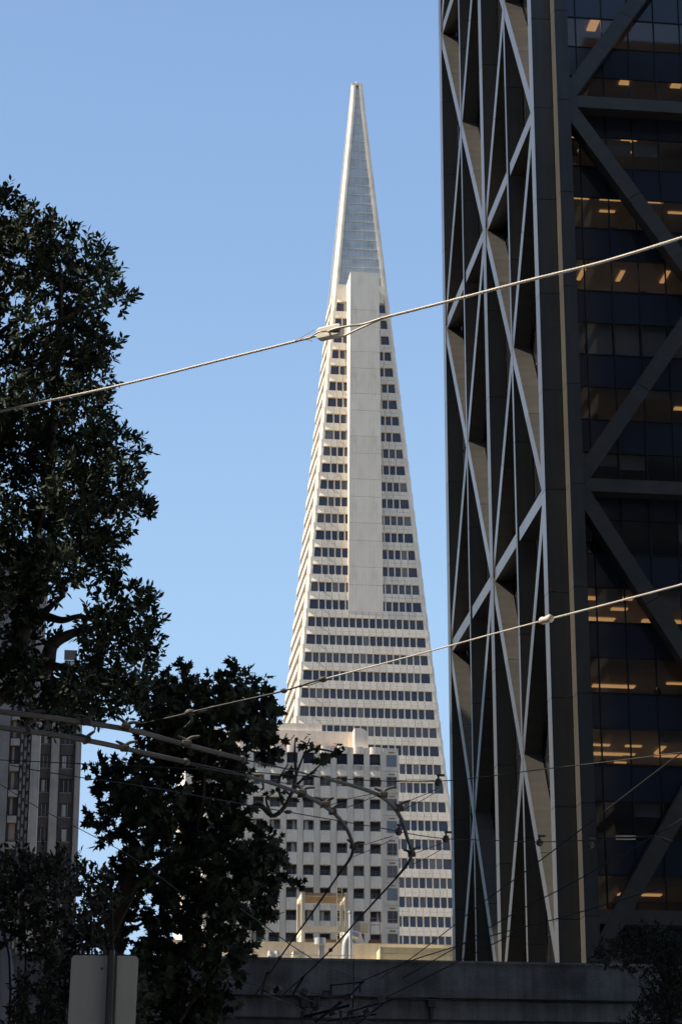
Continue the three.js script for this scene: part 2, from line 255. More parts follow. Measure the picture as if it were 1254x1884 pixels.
// ------------------------------------------------------------------ pale hotel block in front of the pyramid
{
  const D = 300, base = at(534, 1560, D), YAW = GRID;
  const hotel = thing('hotel_block', 'pale beige hotel block with rounded bays and small balconies, in front of the pyramid', 'hotel', [base.x, 0, base.z], YAW);
  const lx = (px, py) => local(hotel, onFront(px, py)).x, ly = (px, py) => onFront(px, py).y;
  function onFront(px, py, back = 0) { const r = ray(px, py), o = V(0, EYE, 0), n = gridN; return o.addScaledVector(r, V(base.x, 0, base.z).addScaledVector(n, -back).sub(V(0, EYE, 0)).dot(n) / r.dot(n)); }
  const xR = lx(733, 1560), xL = lx(340, 1500), top = ly(700, 1377), mod = (lx(690, 1560) - lx(567, 1560)) / 4, x0 = lx(690, 1560), f0 = ly(690, 1687), fl = (ly(690, 1440) - ly(690, 1687)) / 6;
  part('wall', span(xL, xR, 0, top, -22, -0.6), M.hotel, hotel);
  part('corner_strip', span(x0 + mod * 0.5 + 0.02, xR + 0.02, 0, top + 0.004, -0.6, 0.14), M.hotel, hotel);
  const nb = 13, W = 1.18, bayG = (() => { const s = []; for (let i = 0; i <= 6; i++) { const a = i / 6 * Math.PI; s.push([Math.cos(a) * 0.68, 0.12 + Math.sin(a) ** 0.7 * 0.36]); } return h => loft([[0, [[-0.68, -0.58], ...s.slice().reverse(), [0.68, -0.58]].reverse().map(p => p)], [h, [[-0.68, -0.58], ...s.slice().reverse(), [0.68, -0.58]].reverse()]]); })();
  const bayLow = bayG(fl - 1.36), railG = join([...[0.12, 0.36, 0.58].map(y => metreUV(new THREE.TorusGeometry(0.68, 0.016, 5, 12, Math.PI).rotateX(Math.PI / 2).scale(1, 1, 0.72).translate(0, y, 0))), ...[-0.5, 0, 0.5].map(x => box(0.025, 0.5, 0.025, x, 0.33, Math.sqrt(0.4624 - x * x) * 0.72))]);
  const winG = box(0.98, 1.28, 0.06), frameG = join([box(0.06, 1.36, 0.1, -0.54), box(0.06, 1.36, 0.1, 0.54), box(1.1, 0.06, 0.1, 0, 0.66), box(1.1, 0.06, 0.1, 0, -0.66)]);
  const bigFrameG = join([-0.62, -0.36, 0.36, 0.62].map(x => box(0.06, 1.5, 0.08, x, 0, 0.3 - Math.abs(x) * 0.4)).concat([box(1.26, 0.06, 0.1, 0, 0.75, 0.1), box(1.26, 0.06, 0.1, 0, -0.3, 0.12), box(1.26, 0.06, 0.1, 0, -0.75, 0.1)]));
  const lowest = -3, glass = [M.darkGlass, M.darkGlassC, M.darkGlassB];
  for (let b = 0; b < nb; b++) {
    const x = x0 - b * mod;
    if (x - 1 < xL) break;
    part('pier', span(x + mod / 2 - (mod / 2 - 0.69) , x + mod / 2 + (mod / 2 - 0.69), 0, top - 0.02 * (b % 2), -0.6, b ? 0.16 : 0.1), M.hotel, hotel);
    for (let f = lowest; f <= 7; f++) {
      const y = f0 + fl * f, topRow = f === 7;
      const win = part('window', topRow ? box(1.2, 1.5, 0.06) : winG, glass[Math.floor(rnd() * 3)], hotel, [x, y, topRow ? -0.1 : -0.42]);
      part('frame', topRow ? bigFrameG : frameG, M.mullion, win, [0, 0, 0.04]);
      if (!topRow && rnd() < 0.3) { const c = rr(0.25, 0.55), l = rnd() < 0.5; part('curtain', l ? span(-0.48, -0.48 + c, -0.62, 0.62, 0.032, 0.05) : span(0.48 - c, 0.48, -0.62, 0.62, 0.032, 0.05), M.curtain, win); }
      part('bay_panel', topRow ? bayG(top + 0.05 - y - 0.78) : bayLow, M.hotelBay, hotel, [x, topRow ? y + 0.78 : y + 0.68, 0], topRow ? undefined : [0, 0, 0]);
      if (topRow) part('bay_panel', bayG(0.6), M.hotelBay, hotel, [x, y - 1.4, 0]);
      else part('railing', railG, M.railMetal, hotel, [x, y - 0.66, 0.06]);
    }
  }
  for (let f = lowest; f <= 7; f++) {
    const y = f0 + fl * f, cx = (x0 + mod * 0.5 + xR) / 2 + 0.1, win = part('window', box(1.25, 1.5, 0.06), [M.darkGlassB, M.skyGlass, M.blindGlass][(f + 9) % 3], hotel, [cx, y, 0.13]);
    part('frame', [box(0.05, 1.5, 0.08, 0.1), box(1.3, 0.05, 0.08, 0, 0.75), box(1.3, 0.05, 0.08, 0, -0.75), box(1.3, 0.05, 0.08, 0, -0.3), box(0.05, 1.5, 0.08, -0.63), box(0.05, 1.5, 0.08, 0.63)], M.palePier, win, [0, 0, 0.03]);
    part('vent_slot', box(0.8, 0.2, 0.06), M.ochre, hotel, [cx, y + 1.1, 0.13]);
  }
  // floor joints: thin string lines that stand proud
  for (let f = lowest; f <= 7; f++) part('string_course', span(x0 + mod * 0.5 + 0.03, xR + 0.05, f0 + fl * f + 1.46, f0 + fl * f + 1.5, -0.4, 0.17), M.palePier, hotel);
  // set-back penthouse with a rounded corner and a projecting block at its right end
  const pTop = onFront(600, 1345, 3).y, pR = local(hotel, onFront(675, 1350, 2)).x, pM = local(hotel, onFront(650, 1350, 2)).x, pL = local(hotel, onFront(382, 1350, 3)).x;
  part('penthouse', span(pL, pM, top - 0.5, pTop - 0.02, -16, -3), M.hotelBay, hotel);
  { const s = new THREE.Shape(), r = 1.1, wd = pR - pM; s.moveTo(0, -0.6); s.lineTo(wd, -0.6); s.lineTo(wd, pTop - top - r); s.absarc(wd - r, pTop - top - r, r, 0, Math.PI / 2); s.lineTo(0, pTop - top); s.closePath(); part('penthouse_end', metreUV(new THREE.ExtrudeGeometry(s, { depth: 15, bevelEnabled: false })), M.hotelBay, hotel, [pM, top, -15.9]); }
  part('upper_parapet', span(lx(498, 1340) * 1.01, lx(598, 1340) * 1.01, pTop - 0.1, onFront(560, 1331, 4).y, -12, -4), M.hotelBay, hotel);
  part('roof_gutter', span(pL + 2, pM - 1.5, top - 0.1, top + 0.62, -2.4, -1.9), M.terracotta, hotel);
}

// ------------------------------------------------------------------ low cream building and the plant on its roof
{
  const D = 205, base = at(650, 1740, D), o0 = V(base.x, 0, base.z);
  const on = (px, py, back = 0) => { const r = ray(px, py), o = V(0, EYE, 0), n = gridN, p0 = o0.clone().addScaledVector(n, -back); return o.clone().addScaledVector(r, p0.sub(o).dot(n) / r.dot(n)); };
  const roofY = on(640, 1768).y - 0.6;
  const b = thing('low_rise_building', 'low cream building whose sunlit roof parapet shows above the footbridge', 'building', [base.x, 0, base.z], GRID);
  const L = (px, py, back) => { const p = local(b, on(px, py, back)); return [p.x, p.y]; };
  const xa = L(250, 1750)[0], xb = L(845, 1750)[0], back = 5;
  part('wall', span(xa, xb, 0, roofY, -26, 0), M.cream, b);
  { const y1 = L(640, 1737, back)[1]; part('rear_parapet', span(L(300, 1740, back)[0], L(832, 1740, back)[0], roofY - 0.2, y1, -back - 0.5, -back), M.hotel, b); part('coping', span(L(300, 1740, back)[0] - 0.05, L(832, 1740, back)[0] + 0.05, y1, y1 + 0.1, -back - 0.56, -back + 0.06), M.quartz, b); }
  const put = (name, label, category, px, py, bk, group) => { const p = on(px, py, bk); return thing(name, label, category, [p.x, roofY, p.z], GRID, group); };
  const m = px => px * (D + 6) * 0.985 / 4400;                       // photograph pixels to metres here
  // plant room box with ribbed cladding
  { const t = put('plant_room', 'cream ribbed metal plant box on the low roof, right of the white pipe', 'plant room', 735, 1765, 2), w = m(128), h = L(735, 1743, 2)[1] - roofY;
    part('body', span(-w * 0.27, w * 0.78, 0, h, -4, 0), M.creamPanel, t); for (let i = 0; i < 4; i++) part('cladding_strip', span(-w * 0.25, w * 0.76, h * (i + 0.06) / 4, h * (i + 0.94) / 4, 0.002, 0.03), M.creamPanel, t); part('corner_post', span(-w * 0.29, -w * 0.27, 0, h + 0.1, -0.1, 0.08), M.quartz, t); }
  // open frame screen tower
  { const bk = 6, t = put('screen_frame', 'open cream steel frame with slatted top standing on the low roof', 'steel frame', 597, 1765, bk), s = 1.02, hx = m(40) * s, top = L(597, 1642, bk)[1] - roofY, mid = L(597, 1705, bk)[1] - roofY, dp = 3.7;
    for (const [x, z] of [[-hx, 0], [hx, 0], [-hx, -dp], [hx, -dp]]) part('post', box(0.3, top, 0.3, x, top / 2, z), M.cream, t);
    for (const z of [0, -dp]) { part('beam', span(-hx + 0.15, hx - 0.15, top - 0.34, top - 0.06, z - 0.12, z + 0.12), M.slatBrown, t); if (!z) part('beam', span(-hx + 0.15, hx - 0.15, mid - 0.42, mid + 0.02, z - 0.12, z + 0.12), M.cream, t); }
    for (const x of [-hx, hx]) { part('beam', span(x - 0.12, x + 0.12, top - 0.5, top - 0.05, -dp + 0.15, -0.15), M.cream, t); part('beam', span(x - 0.12, x + 0.12, mid - 0.5, mid, -dp + 0.15, -0.15), M.cream, t); }
    for (let i = 0; i < 7; i++) part('slat', span(-hx + 0.15, hx - 0.15, top - 0.34, top - 0.2, -dp + 0.3 + i * 0.5, -dp + 0.38 + i * 0.5), M.slatBrown, t);
    part('screen_panel', span(-hx + 0.15, hx - 0.15, 0, mid - 0.52, -dp - 0.1, -dp + 0.05), M.ochre, t); part('screen_panel', span(-hx - 0.05, -hx + 0.05, 0, mid - 0.52, -dp + 0.2, -0.2), M.cream, t);
    part('ladder', [box(0.06, top, 0.06, hx * 0.55, top / 2 + 0.7, 0.25), box(0.06, top, 0.06, hx * 0.78, top / 2 + 0.7, 0.25), ...Array.from({ length: 18 }, (_, i) => box(hx * 0.22, 0.04, 0.04, hx * 0.665, i * 0.4 + 0.9, 0.25))], M.cream, t); }
  // curved white vent pipe
  { const t = put('vent_pipe', 'white gooseneck vent pipe beside the cream frame', 'pipe', 640, 1765, 3), h = L(640, 1727, 3)[1] - roofY;
    part('stack', tube([V(-0.25, 0, 0), V(-0.25, h * 0.6, 0), V(-0.1, h * 0.95, 0), V(0.35, h * 1.12, 0), V(0.9, h * 1.08, 0)], 0.32, 12), M.duct, t); part('stack', cyl(0.16, 0.16, h * 1.75, 0.18, h * 0.87, 0.3), M.duct, t); part('cap', cyl(0.22, 0.22, 0.16, 0.18, h * 1.76, 0.3), M.duct, t); }
  // hopper shaped cowl behind
  { const t = put('exhaust_cowl', 'large tapered grey exhaust cowl behind the vent pipe', 'exhaust', 655, 1765, 7.5), h0 = L(655, 1735, 7.5)[1] - roofY, h1 = L(655, 1712, 7.5)[1] - roofY, h2 = L(655, 1695, 7.5)[1] - roofY, a = m(16), c = m(8);
    part('base', span(-a, a, 0, h0, -1.6, 0), M.palePier, t); part('hood', loft([[h0, [[-a, 0], [a, 0], [a, -1.6], [-a, -1.6]]], [h1, [[-c, -0.2], [c, -0.2], [c, -1.4], [-c, -1.4]]], [h2, [[-c, -0.2], [c, -0.2], [c, -1.4], [-c, -1.4]]]]), M.palePier, t); part('panel', span(c + 0.02, c + m(16), h1 * 0.98, h2, -1, -0.7), M.creamPanel, t); }
  { const t = put('condenser', 'rust red roof unit with thin handrail right of the exhaust cowl', 'roof unit', 690, 1765, 8), h = L(690, 1735, 8)[1] - roofY; part('body', span(-m(11), m(11), 0, h + 0.25, -1.5, 0), M.rust, t); part('handrail', [box(0.05, 2.2, 0.05, -m(9), h + 1.1, 0), box(0.05, 2.2, 0.05, m(9), h + 1.1, 0), box(m(18), 0.05, 0.05, 0, h + 1.6, 0), box(m(18), 0.05, 0.05, 0, h + 2.2, 0)], M.rust, t); }
  // small fans and boxes along the left
  { const t = put('roof_fan', 'pale round roof fan on a stem left of the vent pipe', 'fan', 591, 1765, 2.5), h = L(591, 1735, 2.5)[1] - roofY; part('stem', box(0.45, h, 0.5, 0, h / 2, 0), M.duct, t); part('drum', cyl(0.5, 0.5, 0.55, -0.15, h + 0.1, 0.2).rotateZ(0), M.duct, t); }
  { const t = put('air_handler', 'flat topped pale air handler low on the roof', 'air handler', 555, 1765, 1.2), h = L(555, 1750, 1.2)[1] - roofY; part('body', span(-m(12), m(34), 0, h * 0.55, -1.2, 0), M.duct, t); part('hood', span(-m(16), m(5), h * 0.75, h, -1.3, 0.1), M.quartz, t); for (let i = 0; i < 6; i++) part('leg', box(0.07, h * 0.8, 0.07, -m(10) + i * m(8), h * 0.4, 0.06), M.quartz, t); }
  { const t = put('cooling_unit', 'small grey cooling unit with twin cowls beside the tree', 'cooling unit', 505, 1765, 1.5), h = L(505, 1748, 1.5)[1] - roofY; part('body', span(-m(12), m(12), 0, h * 0.7, -1.2, 0), M.duct, t); for (const x of [-0.3, 0.3]) part('cowl', cyl(0.25, 0.3, 0.5, x, h * 0.7 + 0.25, -0.6), M.duct, t); }
  { const t = put('guard_rail', 'thin pale guard rail along the low roof edge', 'railing', 560, 1765, 0.6), h = L(560, 1757, 0.6)[1] - roofY; for (const y of [h * 0.6, h]) part('rail', span(-m(60), m(90), y - 0.03, y + 0.03, -0.03, 0.03), M.quartz, t); for (let i = 0; i < 12; i++) part('post', box(0.05, h, 0.05, -m(60) + i * m(13.6), h / 2, -0.04), M.quartz, t); }
}

// ------------------------------------------------------------------ residential towers at the left
{
  const D = 262, base = at(112, 1450, D), o0 = V(base.x, 0, base.z);
  const on = (px, py) => { const r = ray(px, py), o = V(0, EYE, 0); return o.clone().addScaledVector(r, o0.clone().sub(o).dot(gridN) / r.dot(gridN)); };
  const t = thing('apartment_tower', 'brown apartment tower with pale vertical piers, behind the leaning trees', 'apartment tower', [base.x, 0, base.z], GRID);
  const X = (px, py = 1450) => local(t, on(px, py)).x, Y = py => on(112, py).y, top = Y(1268), fl = (Y(1400) - Y(1535)) / 3;
  part('wall', span(X(40), X(146), 0, top, -20, -0.5), M.brownWall, t);
  for (const [a, b] of [[58, 71], [92, 107], [137, 147.5]]) part('pier', span(X(a), X(b), 0, top + 0.3, -0.5, 0.25), M.palePier, t);
  part('roof_slab', span(X(56), X(149), top + 0.31, top + 0.8, -20.2, 0.4), M.brownWall, t);
  for (let f = -6; f < 6; f++) for (const [a, b] of [[72, 91], [109, 133]]) {
    const y = Y(1445) + f * fl, w = X(b) - X(a), x = (X(a) + X(b)) / 2;
    part('sill_panel', box(w, fl - 1.62, 0.14, x, y + fl / 2, -0.42), M.brownWall, t);
    const win = part('window', box(w * 0.92, 1.5, 0.06), f % 3 ? M.darkGlassB : M.darkGlass, t, [x, y, -0.46]); part('frame', [box(0.07, 1.5, 0.09, -w * 0.16), box(0.07, 1.5, 0.09, w * 0.2), box(w * 0.92, 0.07, 0.09, 0, -0.75)], M.palePier, win, [0, 0, 0.04]);
    if (rnd() < 0.5) part('curtain', box(w * 0.3, 1.3, 0.03, rr(-0.2, 0.2) * w, 0, 0.035), M.curtain, win);
  }
}
{
  const D = 236, base = at(30, 1450, D), o0 = V(base.x, 0, base.z);
  const on = (px, py) => { const r = ray(px, py), o = V(0, EYE, 0); return o.clone().addScaledVector(r, o0.clone().sub(o).dot(gridN) / r.dot(gridN)); };
  const t = thing('checkered_tower', 'grey tower with a staggered checkered strip down its corner, at the left edge', 'apartment tower', [base.x, 0, base.z], GRID);
  const X = (px, py = 1450) => local(t, on(px, py)).x, Y = py => on(30, py).y, top = Y(1050), fl = (Y(1397) - Y(1540)) / 3;
  part('wall', span(X(-160), X(62), 0, top, -16, -0.6), M.greyWall, t);
  part('flank_pier', span(X(55), X(71), 0, top + 0.3, -8, 0.3), M.palePier, t);
  part('side_wall', span(X(-160), X(14), 0, top + 0.2, -0.6, 0.3), M.greyWall, t);
  part('roof_slab', span(X(-161), X(72), top + 0.31, top + 1, -17, 0.5), M.greyWall, t);
  const n = Math.floor(top / fl) - 1, a0 = X(16), a1 = X(33), c0 = X(34), c1 = X(54);
  for (let f = 3; f < n; f++) {
    const y = f * fl; if (y < 26) continue;
    const win = part('window', span(a0, a1, -fl * 0.36, fl * 0.36, -0.5, -0.44), f % 2 ? M.darkGlassB : M.darkGlass, t, [0, y, 0]); part('curtain', span(a0 + 0.2, a0 + rr(0.4, 0.9), -fl * 0.3, fl * 0.34, -0.43, -0.41), M.room, win);
    part('sill_panel', span(a0, a1, y + fl * 0.37, y + fl * 0.63, -0.6, 0), M.palePier, t);
    part('strip_wall', span(c0, c1, y - fl / 2, y + fl / 2, -0.6, -0.35), M.checkDark, t);
    for (let r = 0; r < 2; r++) for (let k = 0; k < 3; k++) { const w = (c1 - c0) / 3; part('checker_panel', box(w * 0.62, fl * 0.34, 0.16), M.greyWall, t, [c0 + (k + 0.5) * w, y + (r - 0.5) * fl / 2 + (k % 2 ? fl * 0.23 : 0) + 0.1, -0.27]); }
  }
}

// ------------------------------------------------------------------ dark braced office tower at the right
const HB = 67.5 + EYE, PANEL = 23.4, FL = 3.9, BAY = 15.6;
{
  const tower = thing('braced_tower', 'dark bronze office tower wrapped in giant diagonal bracing, filling the right side', 'office tower', [11.04, 0, -123], 7 * DEG);
  const TOP = HB + PANEL * 2, belts = [-2, -1, 0, 1, 2].map(k => HB + PANEL * k).filter(y => y > 15);
  const cols = [0, -BAY / 2, -BAY, -BAY * 1.5, -BAY * 2], NB = 3, xE = 1.52, zE = 1.6;
  // core volume: slabs and solid inside
  part('core', span(9.5, xE + NB * BAY - 6, 0, TOP, -BAY * 2 + 8, -9), M.room, tower);
  const seg = 5.85;
  // vertical members in storey-high cladding pieces with open joints over a dark inner post
  const column = (x0, x1, z0, z1) => {
    part('column_core', span(x0 + 0.06, x1 - 0.06, 0, TOP, z0 + 0.06, z1 - 0.06), M.mullion, tower);
    for (let y = HB - seg * 12; y < TOP - 0.1; y += seg) if (y > -4) part('column', span(x0, x1, Math.max(0, y) + 0.015, y + seg - 0.015, z0, z1), rnd() < 0.35 ? M.bronzeB : M.bronze, tower);
  };
  cols.forEach((z, i) => i % 2 ? column(0.03, 1.07, z - 0.2, z + 0.2) : column(0, 1.1, z - 0.5, z + 0.5));
  for (let k = 0; k <= NB; k++) { const x = xE + k * BAY; column(x - 0.38, x + 0.38, zE - 1.1, zE); }
  // belts and diagonals
  const bar = (axis, p, q, w, d, off, m = M.bronze) => {          // a box from p to q (u, y) lying in a facade, depth d, inset off
    const du = q[0] - p[0], dy = q[1] - p[1], len = Math.hypot(du, dy), n = 4, ang = Math.atan2(dy, du);
    for (let i = 0; i < n; i++) {
      const f = (i + 0.5) / n, u = p[0] + du * f, y = p[1] + dy * f, g = box(len / n - 0.035, w, d); m = rnd() < 0.35 ? M.bronzeB : M.bronze;
      if (axis === 'S') part('diagonal', g.clone().rotateZ(ang).rotateY(-Math.PI / 2), m, tower, [off + d / 2, y, u]);
      else part('diagonal', g.rotateZ(ang), m, tower, [u, y, zE - off - d / 2]);
    }
  };
  const lv = belts.slice(0, -1);
  for (const yb of lv) {
    const y = yb === belts[0] ? yb - 2.4 : yb, PANEL = belts[1] - (yb === belts[0] ? yb - 2.4 : belts[0]);
    for (const c of [0, 1]) {
      const z0 = -BAY * c, z1 = -BAY * (c + 1), h = PANEL;
      bar('S', [z1, y + h], [z0, y], 0.74, 1.02, 0.04); bar('S', [z1, y], [z0, y + h], 0.74, 0.98, 0.06);
    }
    for (let k = 0; k < NB; k++) { bar('E', [xE + k * BAY, y + PANEL], [xE + (k + 1) * BAY, y], 0.86, 0.92, 0.04); bar('E', [xE + k * BAY, y], [xE + (k + 1) * BAY, y + PANEL], 0.86, 0.88, 0.06); }
  }
  for (const y of belts) {
    if (y !== belts[0]) for (let i = 0; i < 4; i++) part('belt_beam', span(0.09, 1.03, y - 0.4, y + 0.4, cols[i + 1] + 0.51, cols[i] - 0.51), M.bronze, tower);
    for (let k = 0; k < NB; k++) part('belt_beam', span(xE + k * BAY + 0.385, xE + (k + 1) * BAY - 0.385, y - 0.37, y + 0.37, zE - 1.0, zE - 0.08), M.bronze, tower);
  }
  // east glazing: every pane near the corner is a pane; farther round the corner they are joined
  const gz = 0.24, mod = 1.56, y0 = HB - FL * 17, restV = [], restS = [], mul = [], room = [];
  const ceilOf = f => HB + FL * f + 2.62;
  for (let f = -17; f < 12; f++) {
    const fy = HB + FL * f; if (fy < 0) continue;
    const slabY0 = fy + 2.62, slabY1 = fy + FL;
    part('ceiling_slab', span(1.2, xE + NB * BAY, slabY0, slabY1, -9, gz - 0.12), M.ceiling, tower);
    part('back_wall', span(1.9, xE + NB * BAY - 0.5, fy, slabY0, -8.9, -8.6), M.room, tower);
    part('side_partition', span(1.25, 1.4, fy, slabY0, -8.9, gz - 0.12), M.room, tower);
    const near = f > -14 && f < 3;
    for (let k = 0; k < NB * 10; k++) {
      const x = xE + 0.38 + (k - 0.5) * mod, a = Math.max(1.15, x) + 0.03, b = x + mod - 0.03;
      const vg = span(a, b, fy + 0.44, fy + 2.34, gz - 0.03, gz), sg = span(a, b, fy + 2.4, fy + FL + 0.38, gz - 0.06, gz);
      if (near && k < 6) {
        part('window', vg, M.visionGlass, tower); part('spandrel_panel', sg, M.spandrelGlass, tower);
        const curt = f === -4 || (f === -1 && (k === 2 || k === 3));
        if (curt || (f !== -3 && f !== 0 && rnd() < (f === -6 || f === -7 || f === -1 || f === -11 ? 0.5 : 0.14))) { const drop = f === -4 ? 1.85 : f === -1 && curt ? 0.95 : rr(0.3, 1.2); part('blind', span(a + 0.04, b - 0.04, fy + 2.34 - drop, fy + 2.36, gz - 0.3, gz - 0.27), M.blind, tower); }
        else if (rnd() < 0.5) { const w = rr(0.25, 0.7); part('cabinet', span(a + 0.1, a + 0.1 + w, fy, fy + rr(0.62, 1.1), gz - 1.3, gz - 0.8), M.desk, tower); }
      } else { restV.push(vg); restS.push(sg); }
      mul.push(span(b, b + 0.06, fy + 0.4, fy + FL + 0.4, gz - 0.1, gz + 0.06));
    }
    mul.push(span(1.15, xE + NB * BAY, fy + 0.385, fy + 0.435, gz - 0.1, gz + 0.05), span(1.15, xE + NB * BAY, fy + 2.345, fy + 2.395, gz - 0.1, gz + 0.05));
  }
  Object.assign(part('window', restV, M.visionGlass, tower).userData, { kind: 'stuff' });
  Object.assign(part('spandrel_panel', restS, M.spandrelGlass, tower).userData, { kind: 'stuff' });
  Object.assign(part('mullion', mul, M.mullion, tower).userData, { kind: 'stuff' });
  // south glazing right behind the columns
  const sm = [];
  for (let f = -17; f < 12; f++) {
    const fy = HB + FL * f; if (fy < 0) continue;
    for (let i = 0; i < 4; i++) {
      part('window', span(1.14, 1.18, fy + 0.44, fy + 2.34, cols[i + 1] + 0.1, cols[i] - 0.1), M.southGlass, tower); part('spandrel_panel', span(1.14, 1.18, fy + 2.4, fy + FL + 0.38, cols[i + 1] + 0.1, cols[i] - 0.1), M.southGlass, tower);
    }
    for (const y of [fy + 0.41, fy + 2.37]) sm.push(span(1.11, 1.2, y - 0.03, y + 0.03, -BAY * 2, 0));
    for (let k = 0; k < 20; k++) sm.push(span(1.11, 1.2, fy + 0.4, fy + FL + 0.4, -k * mod - 0.81, -k * mod - 0.75));
  }
  Object.assign(part('mullion', sm, M.mullion, tower).userData, { kind: 'stuff' });
  part('roof', span(0.2, xE + NB * BAY, TOP, TOP + 1, -BAY * 2, gz), M.bronze, tower);
  part('far_wall', span(1.3, xE + NB * BAY, 0, TOP, -BAY * 2 - 0.2, -BAY * 2 + 0.2), M.towerDark, tower);
  part('right_wall', span(xE + NB * BAY, xE + NB * BAY + 0.3, 0, TOP, -BAY * 2, gz), M.towerDark, tower);
  const lamps = [];
  for (const [f, x] of [[1, 4.2], [1, 8.4], [0, 9], [-2, 6], [-3, 4.2], [-3, 8.4], [-5, 4], [-8, 4], [-8, 8], [-9, 5], [-10, 4.2], [-10, 8.4], [-12, 6]]) lamps.push([null, f, x]);
  // ceiling lamps: a glowing panel under the ceiling with a light of the same size below it
  const lampGeo = box(1, 0.05, 1);
  const lampAt = (x, y, z, w, d) => {
    const lamp = part('ceiling_lamp', lampGeo, lampMat, tower, [x, y, z]); lamp.scale.set(w, 1, d);
    const L = new THREE.RectAreaLight(new THREE.Color().setRGB(1, 0.82, 0.66), 1.5, w, d); L.position.set(x, y - 0.04, z); L.rotation.x = -Math.PI / 2; tower.add(L);
  };
  for (const [, f, x] of lamps) lampAt(x, ceilOf(f) - 0.06, -6.2, 2.4, 0.5);
  for (const [px, py, w, d] of [[1098, 28, 0.55, 1.3], [1155, 137, 0.6, 0.6], [1252, 139, 0.6, 0.6], [1062, 251, 0.9, 0.45], [1054, 279, 0.5, 0.4], [1158, 254, 0.9, 0.35], [1146, 281, 0.9, 0.3], [1070, 362, 0.9, 0.25], [1128, 364, 1.5, 0.25], [1200, 366, 1.4, 0.25], [1116, 389, 0.9, 0.2], [1245, 392, 1.1, 0.2], [1068, 505, 0.25, 1.5], [1140, 508, 0.25, 1.4], [1222, 510, 0.25, 1.6], [1247, 752, 0.5, 0.4], [1090, 1101, 0.9, 0.5], [1138, 1121, 0.9, 0.4], [1153, 1102, 0.6, 0.4], [1240, 1258, 0.9, 0.3], [1104, 1371, 1.0, 0.3], [1093, 1386, 0.6, 0.3], [1164, 1373, 0.9, 0.3], [1152, 1388, 0.9, 0.3], [1213, 1380, 0.3, 1.6], [1140, 1403, 0.7, 0.2], [1165, 1688, 0.9, 0.2]]) {
    // find the ceiling that this ray meets behind the glass
    const o = local(tower, V(0, EYE, 0)), e = local(tower, ray(px, py).add(V(0, EYE, 0))).sub(o), q = o.clone().addScaledVector(e, (gz - o.z) / e.z), f = Math.floor((q.y - HB - 0.3) / FL), cy = ceilOf(f) - 0.06;
    const p = o.clone().addScaledVector(e, (cy - o.y) / e.y);
    lampAt(p.x, cy, Math.min(gz - 0.4 - d / 2, p.z), w, d);
  }
}

// ------------------------------------------------------------------ neighbours outside the frame that shade the street
function plainTower(label, x0, x1, z0, z1, h, m = M.towerDark) {
  const t = thing('street_tower', label, 'office tower', [(x0 + x1) / 2, 0, (z0 + z1) / 2], GRID), w = x1 - x0, d = z1 - z0;
  part('wall', box(w, h, d, 0, h / 2, 0), m, t);
  const bands = []; for (let y = 6; y < h - 2; y += 3.9) bands.push(box(w + 0.1, 1.7, d + 0.1, 0, y, 0));
  Object.assign(part('window_band', bands, M.towerGlass, t).userData, { kind: 'stuff' });
  part('parapet', box(w + 0.4, 0.8, d + 0.4, 0, h + 0.4, 0), m, t);
}
plainTower('tall dark office slab on the left of the street, shading the trees', -58, -24, -98, -16, 68);
plainTower('lower dark office block on the left beside the camera', -56, -24, -16, -2, 30.5);
plainTower('dark office slab on the left behind the camera', -56, -24, 2, 30, 40);
plainTower('dark office block on the left farther down the street', -75, -40, -170, -134, 92);
plainTower('wide dark office tower across the street behind the camera', -80, 74, 60, 90, 180);
plainTower('tall dark office tower behind the camera on the far left', -230, -84, 40, 80, 175);
plainTower('tall dark office tower behind the camera on the far right', 78, 240, 30, 80, 175);

// ------------------------------------------------------------------ concrete footbridge across the street
{
  const D = 50, base = at(650, 1780, D), b = thing('footbridge', 'dark concrete footbridge crossing low over the street with a grooved fascia', 'footbridge', [base.x, 0, base.z], GRID);
  const on = (px, py) => { const r = ray(px, py), o = V(0, EYE, 0); return o.clone().addScaledVector(r, V(base.x, 0, base.z).sub(o).dot(gridN) / r.dot(gridN)); };
  const y0 = on(650, 1769).y, y1 = on(650, 1838).y, y2 = on(650, 1872).y;
  for (let i = -4; i < 5; i++) { const x0 = i * 9 + 0.01, x1 = (i + 1) * 9 - 0.01; part('parapet_panel', span(x0, x1, y1 + 0.06, y0, -0.25, 0), M.bridge, b); part('fascia_panel', span(x0, x1, y2, y1, -0.6, -0.1), M.bridge, b); part('parapet_panel', span(x0, x1, y1, y0, -6.2, -5.95), M.bridge, b); }
  part('web', span(-36, 45, y1 - 0.2, y1 + 0.4, -0.55, -0.27), M.bridge, b);
  part('coping', span(-36, 45, y0, y0 + 0.05, -0.29, 0.04), M.bridge, b);
  part('deck', span(-36, 45, y2 - 0.12, y2 + 0.25, -5.9, -0.62), M.bridge, b);
  for (let i = 0; i < 5; i++) part('girder', span(-36, 45, y2 - 0.75, y2 - 0.12, -5.6 + i * 1.05, -5.2 + i * 1.05), M.bridge, b);
  for (const x of [-14, 17]) part('pier', span(x - 0.6, x + 0.6, 0, y2 - 0.75, -4.2, -2), M.bridge, b);
  for (const px of [560, 581, 793]) { const p = local(b, on(px, 1846)); part('bracket', box(0.16, 0.16, 0.2, p.x, p.y, -0.02), M.clamp, b); part('conduit', box(0.06, y1 - y2, 0.06, p.x, (y1 + y2) / 2, -0.06), M.clamp, b); }
}

